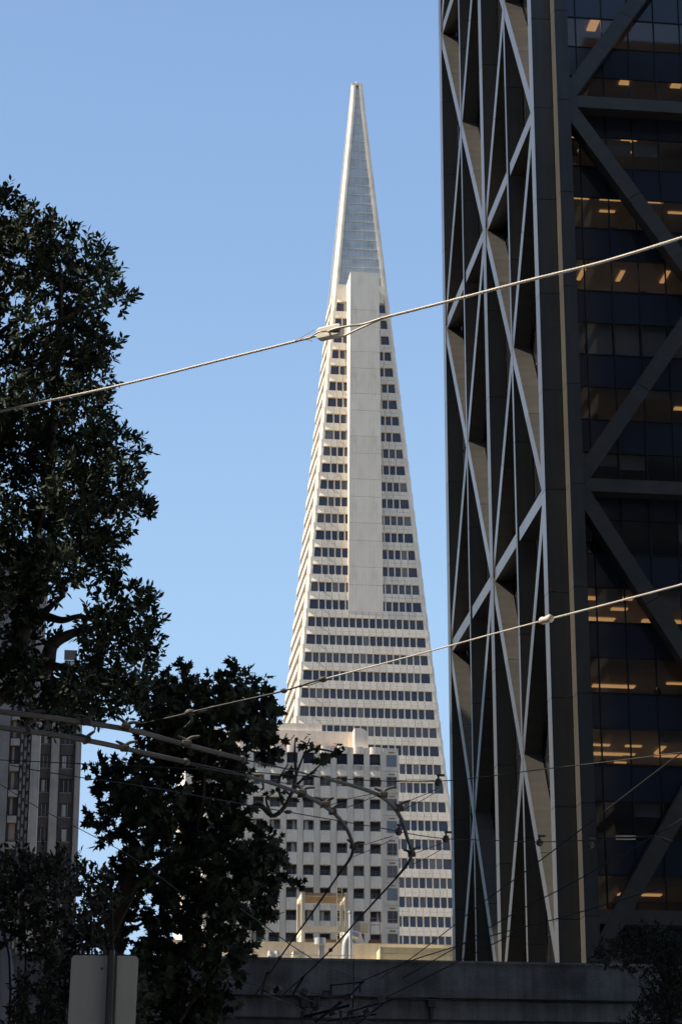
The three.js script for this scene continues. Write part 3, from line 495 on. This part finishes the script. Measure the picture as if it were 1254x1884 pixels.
// ------------------------------------------------------------------ blank sign back and grey post
{
  const D = 10, tl = at(130, 1757, D), tr = at(254, 1757, D), bot = at(121, 1960, D), w = tr.x - tl.x, h = tl.y - bot.y;
  const s = thing('street_sign', 'blank grey back of a street sign on a steel channel post', 'sign', [(tl.x + tr.x) / 2 - 0.004, 0, -D], -4 * DEG);
  s.rotation.z = 0;
  const sh = new THREE.Shape(), r = 0.018, a = w / 2, c = h / 2; sh.moveTo(-a + r, -c); sh.lineTo(a - r, -c); sh.absarc(a - r, -c + r, r, -Math.PI / 2, 0); sh.lineTo(a, c - r); sh.absarc(a - r, c - r, r, 0, Math.PI / 2); sh.lineTo(-a + r, c); sh.absarc(-a + r, c - r, r, Math.PI / 2, Math.PI); sh.lineTo(-a, -c + r); sh.absarc(-a + r, -c + r, r, Math.PI, 1.5 * Math.PI);
  part('plate', metreUV(new THREE.ExtrudeGeometry(sh, { depth: 0.003, bevelEnabled: false })), M.signBack, s, [0, tl.y - h / 2, -0.02], [0, 0, -0.02]);
  part('post', [box(0.014, tl.y + 0.018, 0.004, 0, (tl.y + 0.018) / 2, 0.016), box(0.004, tl.y + 0.018, 0.03, -0.008, (tl.y + 0.018) / 2, 0.002), box(0.004, tl.y + 0.018, 0.03, 0.008, (tl.y + 0.018) / 2, 0.002), box(0.012, tl.y, 0.004, -0.014, tl.y / 2, -0.012), box(0.012, tl.y, 0.004, 0.014, tl.y / 2, -0.012)], M.post, s, [0, 0, 0], [0, 0, -0.012]);
  for (const y of [0.06, h - 0.06]) part('bolt', cyl(0.006, 0.006, 0.01, 0, 0, 0, 6).rotateX(Math.PI / 2), M.post, s, [-0.0, tl.y - y, 0.022]);
}
{
  const D = 26, p = thing('tapered_post', 'pale grey flared post at the bottom left edge, half hidden by the shrub', 'post', [at(-14, 1884, D).x, 0, -D], 0);
  const y = py => at(0, py, D).y, x = px => (px + 14) * D / 4400 * 1.02;
  part('shaft', loft([[0, hex(x(44))], [y(1884), hex(x(32))], [y(1850), hex(x(30))], [y(1790), hex(x(21))], [y(1740), hex(x(12))], [y(1690), hex(x(2))], [y(1650), hex(x(-8))]]), M.postPale, p);
  function hex(r) { return Array.from({ length: 12 }, (_, i) => [Math.cos(i / 6 * Math.PI) * r, Math.sin(i / 6 * Math.PI) * r]); }
}

// ------------------------------------------------------------------ trees and shrubs
class Leaves {
  constructor() { this.p = []; this.i = []; }
  // blade: outline points (x across, y along) fanned from a slightly raised midrib
  add(o, dir, up, size, outline, fold) {
    const y = dir.clone().normalize(), x = new THREE.Vector3().crossVectors(y, up).normalize(), z = new THREE.Vector3().crossVectors(x, y), n0 = this.p.length / 3;
    for (const [u, v, q] of outline) { const w = q ?? Math.abs(u) * fold; this.p.push(o.x + (x.x * u + y.x * v + z.x * w) * size, o.y + (x.y * u + y.y * v + z.y * w) * size, o.z + (x.z * u + y.z * v + z.z * w) * size); }
    for (let k = 1; k + 1 < outline.length; k++) this.i.push(n0, n0 + k, n0 + k + 1);
  }
  geometry() { const g = new THREE.BufferGeometry(); g.setAttribute('position', new THREE.Float32BufferAttribute(this.p, 3)); g.setIndex(this.i); g.computeVertexNormals(); return g; }
}
const ELLIPSE = [[0, 0, 0], [0.17, 0.28], [0.22, 0.55], [0.12, 0.82], [0, 1.05, 0], [-0.12, 0.82], [-0.22, 0.55], [-0.17, 0.28]];
const LOBED = [[0, 0, 0], [0.3, 0.05], [0.5, 0.28], [0.3, 0.36], [0.52, 0.72], [0.2, 0.62], [0, 1.05, 0.02], [-0.2, 0.62], [-0.52, 0.72], [-0.3, 0.36], [-0.5, 0.28], [-0.3, 0.05]];
const SMALL = [[0, 0, 0], [0.25, 0.4], [0.1, 0.85], [0, 1, 0], [-0.1, 0.85], [-0.25, 0.4]];
const randDir = () => { const z = rr(-1, 1), a = rr(0, 6.283), s = Math.sqrt(1 - z * z); return V(s * Math.cos(a), z, s * Math.sin(a)); };
// twigs with leaves spread through balls of a crown; blobs: [px, py, radius px, density]
function foliage(blobs, dist, spread, opt) {
  const L = new Leaves(), stems = [], ppm = 4400 / (dist * 1.04);
  for (const [px, py, rp, dens = 1] of blobs) {
    const R = rp / ppm, c = at(px, py, dist + rr(-spread, spread)), n = Math.ceil(dens * opt.twigs * R * R);
    for (let t = 0; t < n; t++) {
      const d = randDir(), rad = R * Math.pow(rnd(), 0.45), o = c.clone().addScaledVector(V(d.x, d.y, d.z * 1.5), rad);
      const dir = d.clone().multiplyScalar(0.8).add(V(rr(-0.5, 0.5), rr(-0.1, 0.7) + opt.lift, rr(-0.5, 0.5))).normalize(), len = opt.len * rr(0.6, 1.25), m = opt.leaves;
      const bend = V(rr(-0.3, 0.3), rr(-0.3, 0.2), rr(-0.3, 0.3));
      const P = f => o.clone().addScaledVector(dir, len * f).addScaledVector(bend, len * f * f * 0.5);
      if (rnd() < 0.5) stems.push(tube([P(-0.3), P(0.4), P(1)], [opt.stem, opt.stem * 0.5], 3, 1));
      for (let k = 0; k < m; k++) {
        const f = (k + 0.6) / m, side = randDir().cross(dir).normalize(), ld = dir.clone().multiplyScalar(k === m - 1 ? 1.4 : 0.55).addScaledVector(side, 0.9).add(V(0, opt.droop, 0)).normalize();
        L.add(P(f), ld, randDir(), opt.size * rr(0.7, 1.2), opt.shape, opt.fold);
      }
    }
  }
  return { leaves: L.geometry(), stems };
}
function limb(list, dist, r0, r1, dz = 0) { return tube(list.map(([px, py], i) => at(px, py, dist + dz * (i / (list.length - 1)))), [r0, r1], 7, 5); }
{
  // ficus at the left edge
  const D = 20, root = at(-70, 1300, D), t = thing('ficus_tree', 'tall dark ficus tree with dense pointed leaves at the left edge', 'tree', [0, 0, 0]);
  const blobs = [[12, 392, 32], [6, 362, 12], [68, 428, 34], [108, 452, 34], [40, 470, 55], [158, 482, 32], [185, 470, 12], [100, 520, 52], [20, 540, 34, 0.7], [190, 530, 32], [226, 553, 18], [150, 562, 45], [60, 600, 40, 0.6], [150, 630, 45], [188, 640, 22], [110, 672, 50], [176, 690, 33], [60, 672, 36, 0.8], [18, 640, 34, 0.8], [20, 735, 44], [90, 748, 55], [160, 748, 44], [40, 820, 55], [110, 830, 55], [178, 818, 42], [222, 815, 28], [248, 832, 14], [60, 900, 55, 0.8], [130, 900, 55], [196, 896, 45], [232, 878, 20], [248, 940, 22], [272, 945, 13], [188, 960, 46], [120, 980, 55], [50, 980, 55, 0.85], [196, 1020, 33], [150, 1038, 45], [90, 1046, 46], [30, 1060, 48], [20, 1130, 38], [52, 1100, 32],
    [222, 1090, 22], [248, 1110, 25], [200, 1122, 26], [272, 1132, 20], [286, 1156, 12], [176, 1162, 28], [228, 1170, 36], [266, 1188, 26], [198, 1210, 36], [248, 1238, 36], [160, 1240, 30], [274, 1262, 12], [140, 1275, 40], [198, 1280, 40], [236, 1288, 26], [108, 1308, 34], [156, 1308, 26], [98, 1182, 15], [82, 1172, 9], [58, 1290, 34], [20, 1235, 34], [60, 1235, 22, 0.8], [40, 1180, 24, 0.8],
    [-60, 430, 80], [-75, 600, 85], [-60, 780, 85], [-70, 960, 85], [-80, 1120, 75], [-70, 1250, 60]];
  const f = foliage(blobs, D, 0.9, { twigs: 1650, len: 0.13, leaves: 9, size: 0.07, shape: ELLIPSE, fold: 0.35, lift: 0.15, droop: 0.1, stem: 0.0035 });
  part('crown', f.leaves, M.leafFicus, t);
  part('twigs', f.stems, M.bark, t).userData.kind = 'stuff';
  part('trunk', tube([V(root.x - 0.2, 0, root.z), V(root.x - 0.12, 1.8, root.z), V(root.x, root.y * 0.7, root.z), at(-55, 1240, D)], [0.24, 0.2, 0.17], 10), M.bark, t);
  for (const l of [[[-60, 1330], [0, 1283], [50, 1248], [92, 1226], [140, 1232], [190, 1222]], [[70, 1238], [86, 1222], [96, 1187], [122, 1170], [152, 1160], [200, 1150]], [[-55, 1240], [0, 1230], [35, 1190], [52, 1120], [60, 1020], [90, 900]], [[50, 1150], [76, 1134], [115, 1141], [146, 1134], [170, 1142]], [[52, 1120], [75, 1130], [100, 1110], [120, 1095]], [[-55, 1240], [-60, 1000], [-40, 800], [-10, 680], [42, 638], [80, 601], [127, 583], [170, 560]], [[-45, 820], [-20, 600], [0, 555], [36, 528], [60, 500]], [[-30, 700], [-5, 620], [30, 592], [50, 580]], [[60, 1020], [20, 990], [-10, 985]], [[40, 1020], [70, 1050], [105, 1068], [140, 1066]], [[90, 900], [100, 760], [108, 640], [112, 560], [110, 480]]])
    part('branch', limb(l, D, l.length > 5 ? 0.085 : 0.05, 0.014, rr(-0.3, 0.3)), M.bark, t);
}
{
  // plane tree in the middle of the left half
  const D = 26, t = thing('plane_tree', 'broad-leaved plane tree with lobed leaves in front of the hotel', 'tree', [0, 0, 0]);
  const blobs = [[322, 1252, 22], [345, 1280, 30], [300, 1290, 26], [432, 1252, 20], [450, 1280, 32], [480, 1280, 16], [400, 1290, 30], [360, 1320, 40], [420, 1330, 40], [470, 1335, 36], [495, 1370, 20], [480, 1385, 16], [270, 1310, 22], [300, 1345, 36], [350, 1370, 40], [400, 1385, 40], [290, 1400, 40], [340, 1425, 45], [400, 1440, 40], [432, 1460, 26], [200, 1420, 20], [230, 1430, 26], [190, 1455, 20], [225, 1470, 30], [265, 1460, 34], [300, 1485, 40], [180, 1510, 14], [215, 1525, 28], [260, 1540, 34], [330, 1530, 40], [370, 1500, 34], [420, 1500, 24], [400, 1560, 40], [450, 1540, 26], [470, 1570, 26], [505, 1565, 16], [350, 1590, 42], [290, 1590, 36], [420, 1610, 38], [470, 1610, 30], [510, 1600, 20], [530, 1622, 12], [500, 1640, 22], [240, 1600, 26], [220, 1650, 30], [280, 1650, 38, 0.8], [340, 1660, 40], [400, 1670, 36], [450, 1670, 26], [475, 1690, 18], [440, 1700, 18, 0.8], [200, 1700, 36], [260, 1710, 36, 0.8], [330, 1720, 38], [390, 1730, 32, 0.8], [430, 1745, 22, 0.8], [300, 1770, 36], [360, 1780, 34], [410, 1790, 28], [440, 1770, 14], [270, 1800, 30], [330, 1830, 36], [390, 1835, 28], [290, 1860, 30], [350, 1880, 32], [400, 1870, 20]];
  const f = foliage(blobs, D, 0.8, { twigs: 760, len: 0.15, leaves: 6, size: 0.098, shape: LOBED, fold: 0.25, lift: 0.1, droop: -0.25, stem: 0.005 });
  const extra = new Leaves();
  for (const [px, py] of [[543, 1355], [568, 1354], [556, 1372], [575, 1368], [590, 1375], [562, 1366], [602, 1390], [612, 1385], [625, 1392], [598, 1399], [618, 1380], [632, 1372], [520, 1395], [535, 1410], [528, 1422], [540, 1425], [555, 1430], [505, 1455], [493, 1463], [515, 1470], [488, 1450], [530, 1455], [545, 1470], [560, 1462], [572, 1418], [585, 1398]]) for (let k = 0; k < 2; k++) extra.add(at(px + rr(-4, 4), py + rr(-4, 4), D - 0.6), V(rr(-1, 1), rr(-1, 0.3), rr(-0.4, 0.4)), randDir(), rr(0.06, 0.11), LOBED, 0.25);
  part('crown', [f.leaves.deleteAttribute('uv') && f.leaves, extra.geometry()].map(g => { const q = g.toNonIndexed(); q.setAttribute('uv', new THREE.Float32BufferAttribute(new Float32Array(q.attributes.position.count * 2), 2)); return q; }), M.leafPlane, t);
  part('twigs', f.stems, M.bark, t).userData.kind = 'stuff';
  const foot = at(205, 1884, D);
  part('trunk', tube([V(foot.x - 0.1, 0, foot.z), V(foot.x - 0.05, 2.5, foot.z), foot, at(208, 1760, D), at(213, 1690, D), at(240, 1610, D)], [0.2, 0.17, 0.13, 0.1], 10), M.bark, t);
  for (const l of [[[213, 1690], [250, 1630], [310, 1580], [350, 1540], [372, 1470], [380, 1380], [400, 1290]], [[310, 1580], [370, 1560], [430, 1520], [455, 1490], [478, 1482], [500, 1501], [515, 1494], [535, 1462], [545, 1425], [560, 1385], [570, 1358]], [[535, 1462], [550, 1440], [575, 1420], [600, 1396]], [[520, 1480], [512, 1440], [530, 1405]], [[205, 1740], [260, 1700], [330, 1670], [400, 1650], [480, 1610]], [[380, 1380], [340, 1320], [322, 1262]], [[250, 1630], [240, 1560], [220, 1480], [210, 1430]], [[545, 1425], [542, 1390], [543, 1358]], [[560, 1385], [580, 1378], [625, 1386]], [[205, 1760], [250, 1790], [300, 1800], [360, 1830]], [[330, 1880], [380, 1800], [410, 1740]], [[500, 1501], [490, 1475], [492, 1455]]])
    part('branch', limb(l, D, l.length > 6 ? 0.055 : 0.02, 0.006, -0.4), M.bark, t);
}
{
  const D = 23, t = thing('shrub', 'dark brownish shrub filling the lower left corner behind the sign', 'shrub', [0, 0, 0]);
  const blobs = [[20, 1600, 40], [70, 1615, 40], [120, 1605, 34], [160, 1610, 24], [180, 1640, 26], [30, 1660, 48], [100, 1665, 50], [160, 1680, 40], [40, 1715, 38], [110, 1730, 46], [170, 1740, 36], [90, 1780, 34], [140, 1800, 38], [200, 1790, 40], [60, 1830, 24], [100, 1850, 38], [50, 1870, 26], [150, 1870, 40], [230, 1850, 46], [-30, 1640, 60]];
  const f = foliage(blobs, D, 0.5, { twigs: 1100, len: 0.15, leaves: 9, size: 0.066, shape: SMALL, fold: 0.3, lift: 0.05, droop: -0.1, stem: 0.004 });
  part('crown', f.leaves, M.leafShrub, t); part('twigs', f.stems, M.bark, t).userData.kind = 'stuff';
  for (let i = 0; i < 9; i++) { const px = 20 + i * 24, p = at(px, 1884, D); part('stem', tube([V(p.x * 0.8 - 0.3, 0, p.z), V(p.x, p.y * 0.8, p.z), at(px + rr(-20, 20), 1760, D), at(px + rr(-40, 40), 1640, D)], [0.04, 0.02, 0.008], 6), M.bark, t); }
}
{
  const D = 46, t = thing('planter_bush', 'dark green bush spilling over the right end of the footbridge', 'bush', [0, 0, 0]);
  const blobs = [[1100, 1762, 14], [1122, 1755, 20], [1148, 1740, 22], [1175, 1735, 26], [1205, 1728, 24], [1222, 1745, 24], [1245, 1760, 26], [1150, 1768, 20], [1190, 1768, 30], [1225, 1790, 34], [1250, 1820, 40], [1215, 1830, 28], [1205, 1862, 26], [1235, 1868, 36], [1175, 1882, 18], [1270, 1780, 40], [1280, 1860, 50]];
  const f = foliage(blobs, D, 0.5, { twigs: 520, len: 0.2, leaves: 11, size: 0.07, shape: SMALL, fold: 0.3, lift: 0.35, droop: 0.15, stem: 0.004 });
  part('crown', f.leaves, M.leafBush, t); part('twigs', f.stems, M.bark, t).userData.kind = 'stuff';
  const q = at(1230, 1900, D); part('stem', tube([V(q.x, 0, q.z), V(q.x + 0.1, q.y * 0.6, q.z), at(1225, 1820, D), at(1200, 1760, D)], [0.12, 0.08, 0.03], 7), M.bark, t);
}

// ------------------------------------------------------------------ overhead wires
const path = (list, h) => list.map(([px, py, hh]) => atH(px, py, hh ?? h));
function wire(name, label, list, h, r, m, twisted) { const o = thing(name, label, 'wire', [0, 0, 0], 0, 'overhead wires and cables'); part(twisted ? 'cable' : 'strand', twisted ? cable(list, h, r) : tube(path(list, h), r, 6, 4), m, o); return o; }
function cable(list, h, r) {                                        // three strands twisted round each other
  const curve = new THREE.CatmullRomCurve3(path(list, h), false, 'centripetal'), len = curve.getLength(), n = Math.ceil(len / 0.009), gs = [];
  for (let k = 0; k < 3; k++) gs.push(tube(Array.from({ length: n + 1 }, (_, i) => { const p = curve.getPointAt(i / n), a = i / n * len / 0.055 * Math.PI * 2 + k * 2.0944; return p.add(V(0, Math.cos(a) * r * 0.52, Math.sin(a) * r * 0.52)); }), r * 0.56, 5, 1));
  return join(gs);
}
function orient(o, a, b) { o.quaternion.setFromUnitVectors(V(1, 0, 0), b.clone().sub(a).normalize()); return o; }
{
  const h = 6.5, o = wire('span_cable', 'sunlit twisted span cable crossing the tower top to the right', [[-40, 767], [0, 757], [220, 709], [400, 664], [520, 634], [578, 619]], h, 0.0072, M.strand, true);
  part('strand', cable([[700, 586], [830, 553], [975, 515], [1100, 484], [1254, 437], [1330, 412]], h, 0.0078), M.strand, o);
  part('strand', tube(path([[578, 619], [596, 613], [612, 606], [640, 600], [665, 597], [700, 586]], h), 0.006, 6, 4), M.strand, o);
  part('strand', tube(path([[590, 617], [604, 622], [625, 620], [660, 605], [700, 587]], h + 0.02), 0.006, 6, 4), M.strand, o);
  part('strand', tube(path([[570, 621], [590, 610], [610, 612]], h - 0.01), 0.004, 6, 4), M.strand, o);
  for (const l of [[[540, 629], [558, 618], [577, 607]], [[545, 628], [562, 620], [580, 616]], [[548, 626], [565, 625], [575, 628]]]) part('frayed_end', tube(path(l, h), 0.0022, 4, 3), M.strand, o);
  const a = atH(588, 616, h), b = atH(626, 607, h), w = a.distanceTo(b), s = new THREE.Shape(), hh = 0.026, L = w / 2 + 0.006;
  s.moveTo(-L + 0.015, -hh); s.lineTo(L - 0.015, -hh); s.absarc(L - 0.015, -hh + 0.015, 0.015, -Math.PI / 2, 0); s.lineTo(L, hh - 0.015); s.absarc(L - 0.015, hh - 0.015, 0.015, 0, Math.PI / 2); s.lineTo(-L + 0.015, hh); s.absarc(-L + 0.015, hh - 0.015, 0.015, Math.PI / 2, Math.PI); s.lineTo(-L, -hh + 0.015); s.absarc(-L + 0.015, -hh + 0.015, 0.015, Math.PI, 1.5 * Math.PI);
  const hole = new THREE.Path(); hole.absellipse(0.008, -0.002, L * 0.6, hh * 0.36, 0, Math.PI * 2); s.holes.push(hole);
  const ins = part('insulator', metreUV(new THREE.ExtrudeGeometry(s, { depth: 0.028, bevelSize: 0.006, bevelThickness: 0.008, bevelSegments: 3 }).translate(0, 0, -0.015)), M.porcelain, o);
  ins.position.copy(a.clone().add(b).multiplyScalar(0.5)); orient(ins, a, b);
}
{
  const h = 6.4, o = wire('span_cable', 'lower pale span cable rising to the right past the dark tower', [[1330, 1054], [1254, 1075], [1130, 1108], [1045, 1130], [1018, 1137]], h, 0.0075, M.strand, true);
  part('strand', cable([[990, 1144], [900, 1168], [820, 1190], [700, 1222], [620, 1243], [600, 1248]], h, 0.006), M.strand, o);
  part('strand', tube(path([[590, 1250], [570, 1256], [553, 1262], [522, 1271], [490, 1279], [440, 1290], [370, 1306], [330, 1316], [250, 1334]], h), 0.0075, 6, 4), M.wire, o);
  part('strand', tube(path([[590, 1253], [570, 1260], [553, 1262]], h), 0.004, 6, 3), M.wire, o);
  const a = atH(990, 1144, h), b = atH(1018, 1136, h), ins = part('insulator', metreUV(new THREE.LatheGeometry([[0, -0.055], [0.022, -0.052], [0.028, -0.035], [0.022, -0.01], [0.027, 0.015], [0.03, 0.038], [0.022, 0.054], [0, 0.056]].map(p => new THREE.Vector2(...p)), 14).rotateZ(-Math.PI / 2)), M.porcelain, o);
  ins.position.copy(a.clone().add(b).multiplyScalar(0.5)); orient(ins, a, b);
  for (const [px, py, r] of [[594, 1250, 0.024], [522, 1271, 0.02], [553, 1262, 0.012], [350, 1311, 0.03]]) { const c = part('clamp', metreUV(new THREE.DodecahedronGeometry(r, 1).scale(1.5, 1, 1)), M.clamp, o); c.position.copy(atH(px, py, h)); }
  part('yoke', tube(path([[330, 1318], [348, 1312], [372, 1308], [395, 1302]], h), [0.012, 0.02], 6), M.clamp, o);
  part('yoke', tube(path([[348, 1312], [352, 1326], [340, 1338]], h), [0.016, 0.008], 6), M.clamp, o);
}
function hanger(o, px, py, h, lean = 1) {
  const p = atH(px, py, h), e = 0.055;
  const c = part('hanger_clamp', [rbox(0.07, 0.045, 0.05, 0.01), tube([V(0, 0.02, 0), V(0.03 * lean, 0.045, 0), V(0.09 * lean, 0.06, 0)], [0.016, 0.009], 6), tube([V(0, 0.02, 0), V(-0.04 * lean, 0.04, 0), V(-0.07 * lean, 0.05, 0.01)], [0.016, 0.009], 6)], M.clamp, o);
  c.position.copy(p); c.rotation.z = rr(-0.3, 0.3);
}
{
  const h = 5.8;
  const rail = (label, first, thin, bend, tail, hang) => {
    const o = thing('trolley_rail', label, 'trolley rail', [0, 0, 0], 0, 'curved overhead trolley rails');
    part('rail', tube(path(first, h), [0.021, 0.019], 9, 4), M.rigid, o); part('wire', tube(path(thin, h), 0.006, 6, 3), M.wire, o);
    part('rail', tube(path(bend, h), [0.014, 0.018, 0.016, 0.014, 0.011], 9, 5), M.rigid, o); part('wire', tube(path(tail, h), 0.009, 6, 3), M.wire, o);
    for (const [px, py, l] of hang) hanger(o, px, py, h, l);
    part('end_cap', metreUV(new THREE.SphereGeometry(0.03, 10, 8)), M.clamp, o).position.copy(atH(...first[first.length - 1], h));
    const q = tail[Math.floor(tail.length / 2)]; part('clamp', metreUV(new THREE.DodecahedronGeometry(0.024, 1)), M.clamp, o).position.copy(atH(q[0], q[1], h));
    return o;
  };
  rail('upper overhead trolley rail sweeping from the left and bending down by the hotel corner', [[-80, 1298], [0, 1309], [90, 1320], [160, 1330], [240, 1343], [330, 1367], [446, 1397]], [[446, 1397], [520, 1413], [592, 1431]], [[592, 1431], [640, 1443], [690, 1460], [718, 1478], [737, 1505], [748, 1540], [757, 1570], [750, 1588], [728, 1616]], [[728, 1616], [660, 1690], [608, 1748], [560, 1795], [520, 1830]], [[58, 1318, 1], [160, 1328, -1], [232, 1338, 1], [344, 1368, 1], [705, 1462, 1], [735, 1488, 1], [757, 1572, 1]]);
  rail('lower overhead trolley rail bending down in front of the hotel windows', [[-80, 1326], [0, 1338], [100, 1352], [190, 1368], [260, 1384], [342, 1402]], [[342, 1402], [400, 1414], [452, 1427]], [[452, 1427], [500, 1441], [560, 1463], [598, 1484], [624, 1506], [640, 1530], [649, 1560], [645, 1577], [622, 1610]], [[622, 1610], [570, 1685], [515, 1762], [490, 1800], [470, 1830]], [[50, 1345, 1], [160, 1362, -1], [230, 1377, 1], [556, 1458, 1], [598, 1480, -1], [612, 1494, 1], [650, 1558, 1]]);
}
const bell = (o, px, py, h) => { const p = atH(px, py, h); const b = part('insulator', [cyl(0.022, 0.034, 0.035, 0, 0.02, 0), cyl(0.034, 0.018, 0.022, 0, -0.012, 0), cyl(0.009, 0.009, 0.05, 0, 0.05, 0), box(0.07, 0.018, 0.018, 0.02, 0.07, 0)], M.clamp, o); b.position.copy(p); };
{
  const h = 6.2, o = wire('span_wire', 'thin dark span wire running level behind the upper trolley rail to the dark tower', [[-40, 1396], [0, 1398], [170, 1406], [440, 1419], [560, 1428], [681, 1436], [760, 1438], [812, 1437], [850, 1434], [1000, 1415], [1130, 1400], [1254, 1384], [1320, 1376]], h, 0.0042, M.wire);
  const c = part('insulator', rbox(0.085, 0.055, 0.06, 0.012), M.clamp, o); c.position.copy(atH(692, 1440, h)); bell(o, 806, 1441, h);
  for (const l of [[[712, 1437], [760, 1435], [800, 1436]], [[738, 1480], [770, 1466], [795, 1456], [806, 1448]], [[745, 1488], [780, 1470], [800, 1458]], [[640, 1485], [690, 1465], [705, 1458]], [[600, 1484], [640, 1470], [700, 1458]]]) part('stay', tube(path(l, h - 0.25), 0.003, 5, 3), M.wire, o);
}
{
  const h = 6.0, o = wire('span_wire', 'thin dark span wire sloping across the hotel windows to the right', [[20, 1408], [60, 1416], [160, 1432], [240, 1443], [440, 1478], [530, 1494], [640, 1513], [725, 1528], [765, 1536], [818, 1543], [900, 1546], [987, 1549], [1080, 1546], [1120, 1543]], h, 0.0045, M.wire);
  for (const [px, py] of [[733, 1532], [820, 1545], [992, 1552], [1086, 1556]]) bell(o, px, py, h);
  part('knot', metreUV(new THREE.DodecahedronGeometry(0.02, 1)), M.clamp, o).position.copy(atH(160, 1432, h)); part('knot', metreUV(new THREE.DodecahedronGeometry(0.018, 1).scale(2, 1, 1)), M.clamp, o).position.copy(atH(530, 1494, h));
  part('turnbuckle', [...[-1, 1].map(s => tube([V(-0.09, s * 0.014, 0), V(0.09, s * 0.014, 0)], 0.006, 5, 2))], M.strand, o).position.copy(atH(1150, 1541, h));
  part('strand', tube(path([[1120, 1543], [1140, 1541], [1160, 1541], [1200, 1538], [1236, 1547]], h), 0.0045, 5, 3), M.wire, o);
  for (const l of [[[652, 1560], [690, 1548], [722, 1538]], [[650, 1576], [690, 1560], [720, 1545]], [[757, 1572], [790, 1560], [815, 1550]], [[760, 1590], [790, 1575], [816, 1560]]]) part('stay', tube(path(l, h - 0.15), 0.003, 5, 3), M.wire, o);
}
const darkWires = [
  ['thin wire slanting under the two trolley rails at far left', [[150, 1364], [260, 1385], [372, 1412], [450, 1428], [560, 1447]], 5.9, 0.004],
  ['thin wire falling from the left edge across the checkered tower', [[0, 1442], [60, 1480], [160, 1532], [240, 1575], [330, 1640]], 5.8, 0.004],
  ['dark wire climbing from the footbridge steeply across the braced tower', [[700, 1800], [760, 1760], [830, 1706], [881, 1665], [961, 1607], [1080, 1517], [1160, 1455], [1232, 1400], [1300, 1350]], 5.9, 0.006],
  ['dark wire rising right above the bush to the braced tower', [[740, 1800], [830, 1748], [960, 1672], [1040, 1631], [1140, 1574], [1254, 1507], [1320, 1468]], 5.8, 0.006],
  ['lowest dark wire sagging across the braced tower base', [[650, 1812], [700, 1790], [760, 1766], [810, 1750], [930, 1714], [1017, 1692], [1080, 1674], [1160, 1650], [1254, 1622], [1320, 1604]], 5.7, 0.006],
  ['dark wire dropping from the plane tree over the cream roof', [[440, 1670], [490, 1706], [560, 1755], [620, 1786], [668, 1802]], 5.8, 0.006],
  ['slack dark wire along the footbridge fascia', [[380, 1790], [470, 1812], [560, 1826], [660, 1833], [760, 1837], [830, 1842]], 5.4, 0.006],
  ['dark wire crossing low in front of the footbridge groove', [[482, 1828], [520, 1842], [560, 1862], [590, 1885]], 5.3, 0.008],
  ['dark wire crossing from the fascia bracket to the frame bottom', [[540, 1828], [580, 1845], [640, 1864], [690, 1885]], 5.3, 0.007],
  ['dark wire rising from the frame bottom towards the tower right', [[620, 1880], [660, 1856], [720, 1830], [800, 1790], [880, 1750], [960, 1710]], 5.5, 0.006],
];
for (const [label, list, h, r] of darkWires) wire('overhead_wire', label, list, h, r, M.wire);
{
  const h = 5.3, o = thing('trolley_switch', 'tangle of dark trolley switch gear hanging before the footbridge', 'switch gear');
  for (const [a, b, r] of [[[482, 1830], [492, 1790], 0.016], [[540, 1828], [556, 1800], 0.018], [[608, 1832], [609, 1812], 0.014], [[609, 1813], [668, 1806], 0.008], [[668, 1806], [640, 1835], 0.012], [[662, 1808], [662, 1824], 0.016], [[560, 1870], [640, 1850], 0.02], [[580, 1880], [625, 1845], 0.02], [[640, 1862], [720, 1840], 0.012], [[600, 1878], [690, 1866], 0.014], [[655, 1885], [705, 1846], 0.012], [[556, 1862], [557, 1884], 0.014], [[626, 1862], [628, 1884], 0.016], [[640, 1866], [645, 1884], 0.014], [[586, 1832], [586, 1856], 0.012]]) part('arm', tube(path([a, [(a[0] + b[0]) / 2 + rr(-2, 2), (a[1] + b[1]) / 2], b], h), r, 6, 2), M.wire, o);
  for (const [px, py] of [[490, 1819], [512, 1822], [560, 1826], [600, 1828], [640, 1833], [700, 1838], [575, 1868], [612, 1862], [650, 1862], [676, 1862]]) { const c = part('clamp', rbox(0.09, 0.07, 0.07, 0.012), M.clamp, o); c.position.copy(atH(px, py, h)); c.rotation.set(rr(-0.4, 0.4), rr(-1, 1), rr(-0.5, 0.5)); }
}
renderer.render(scene, camera);
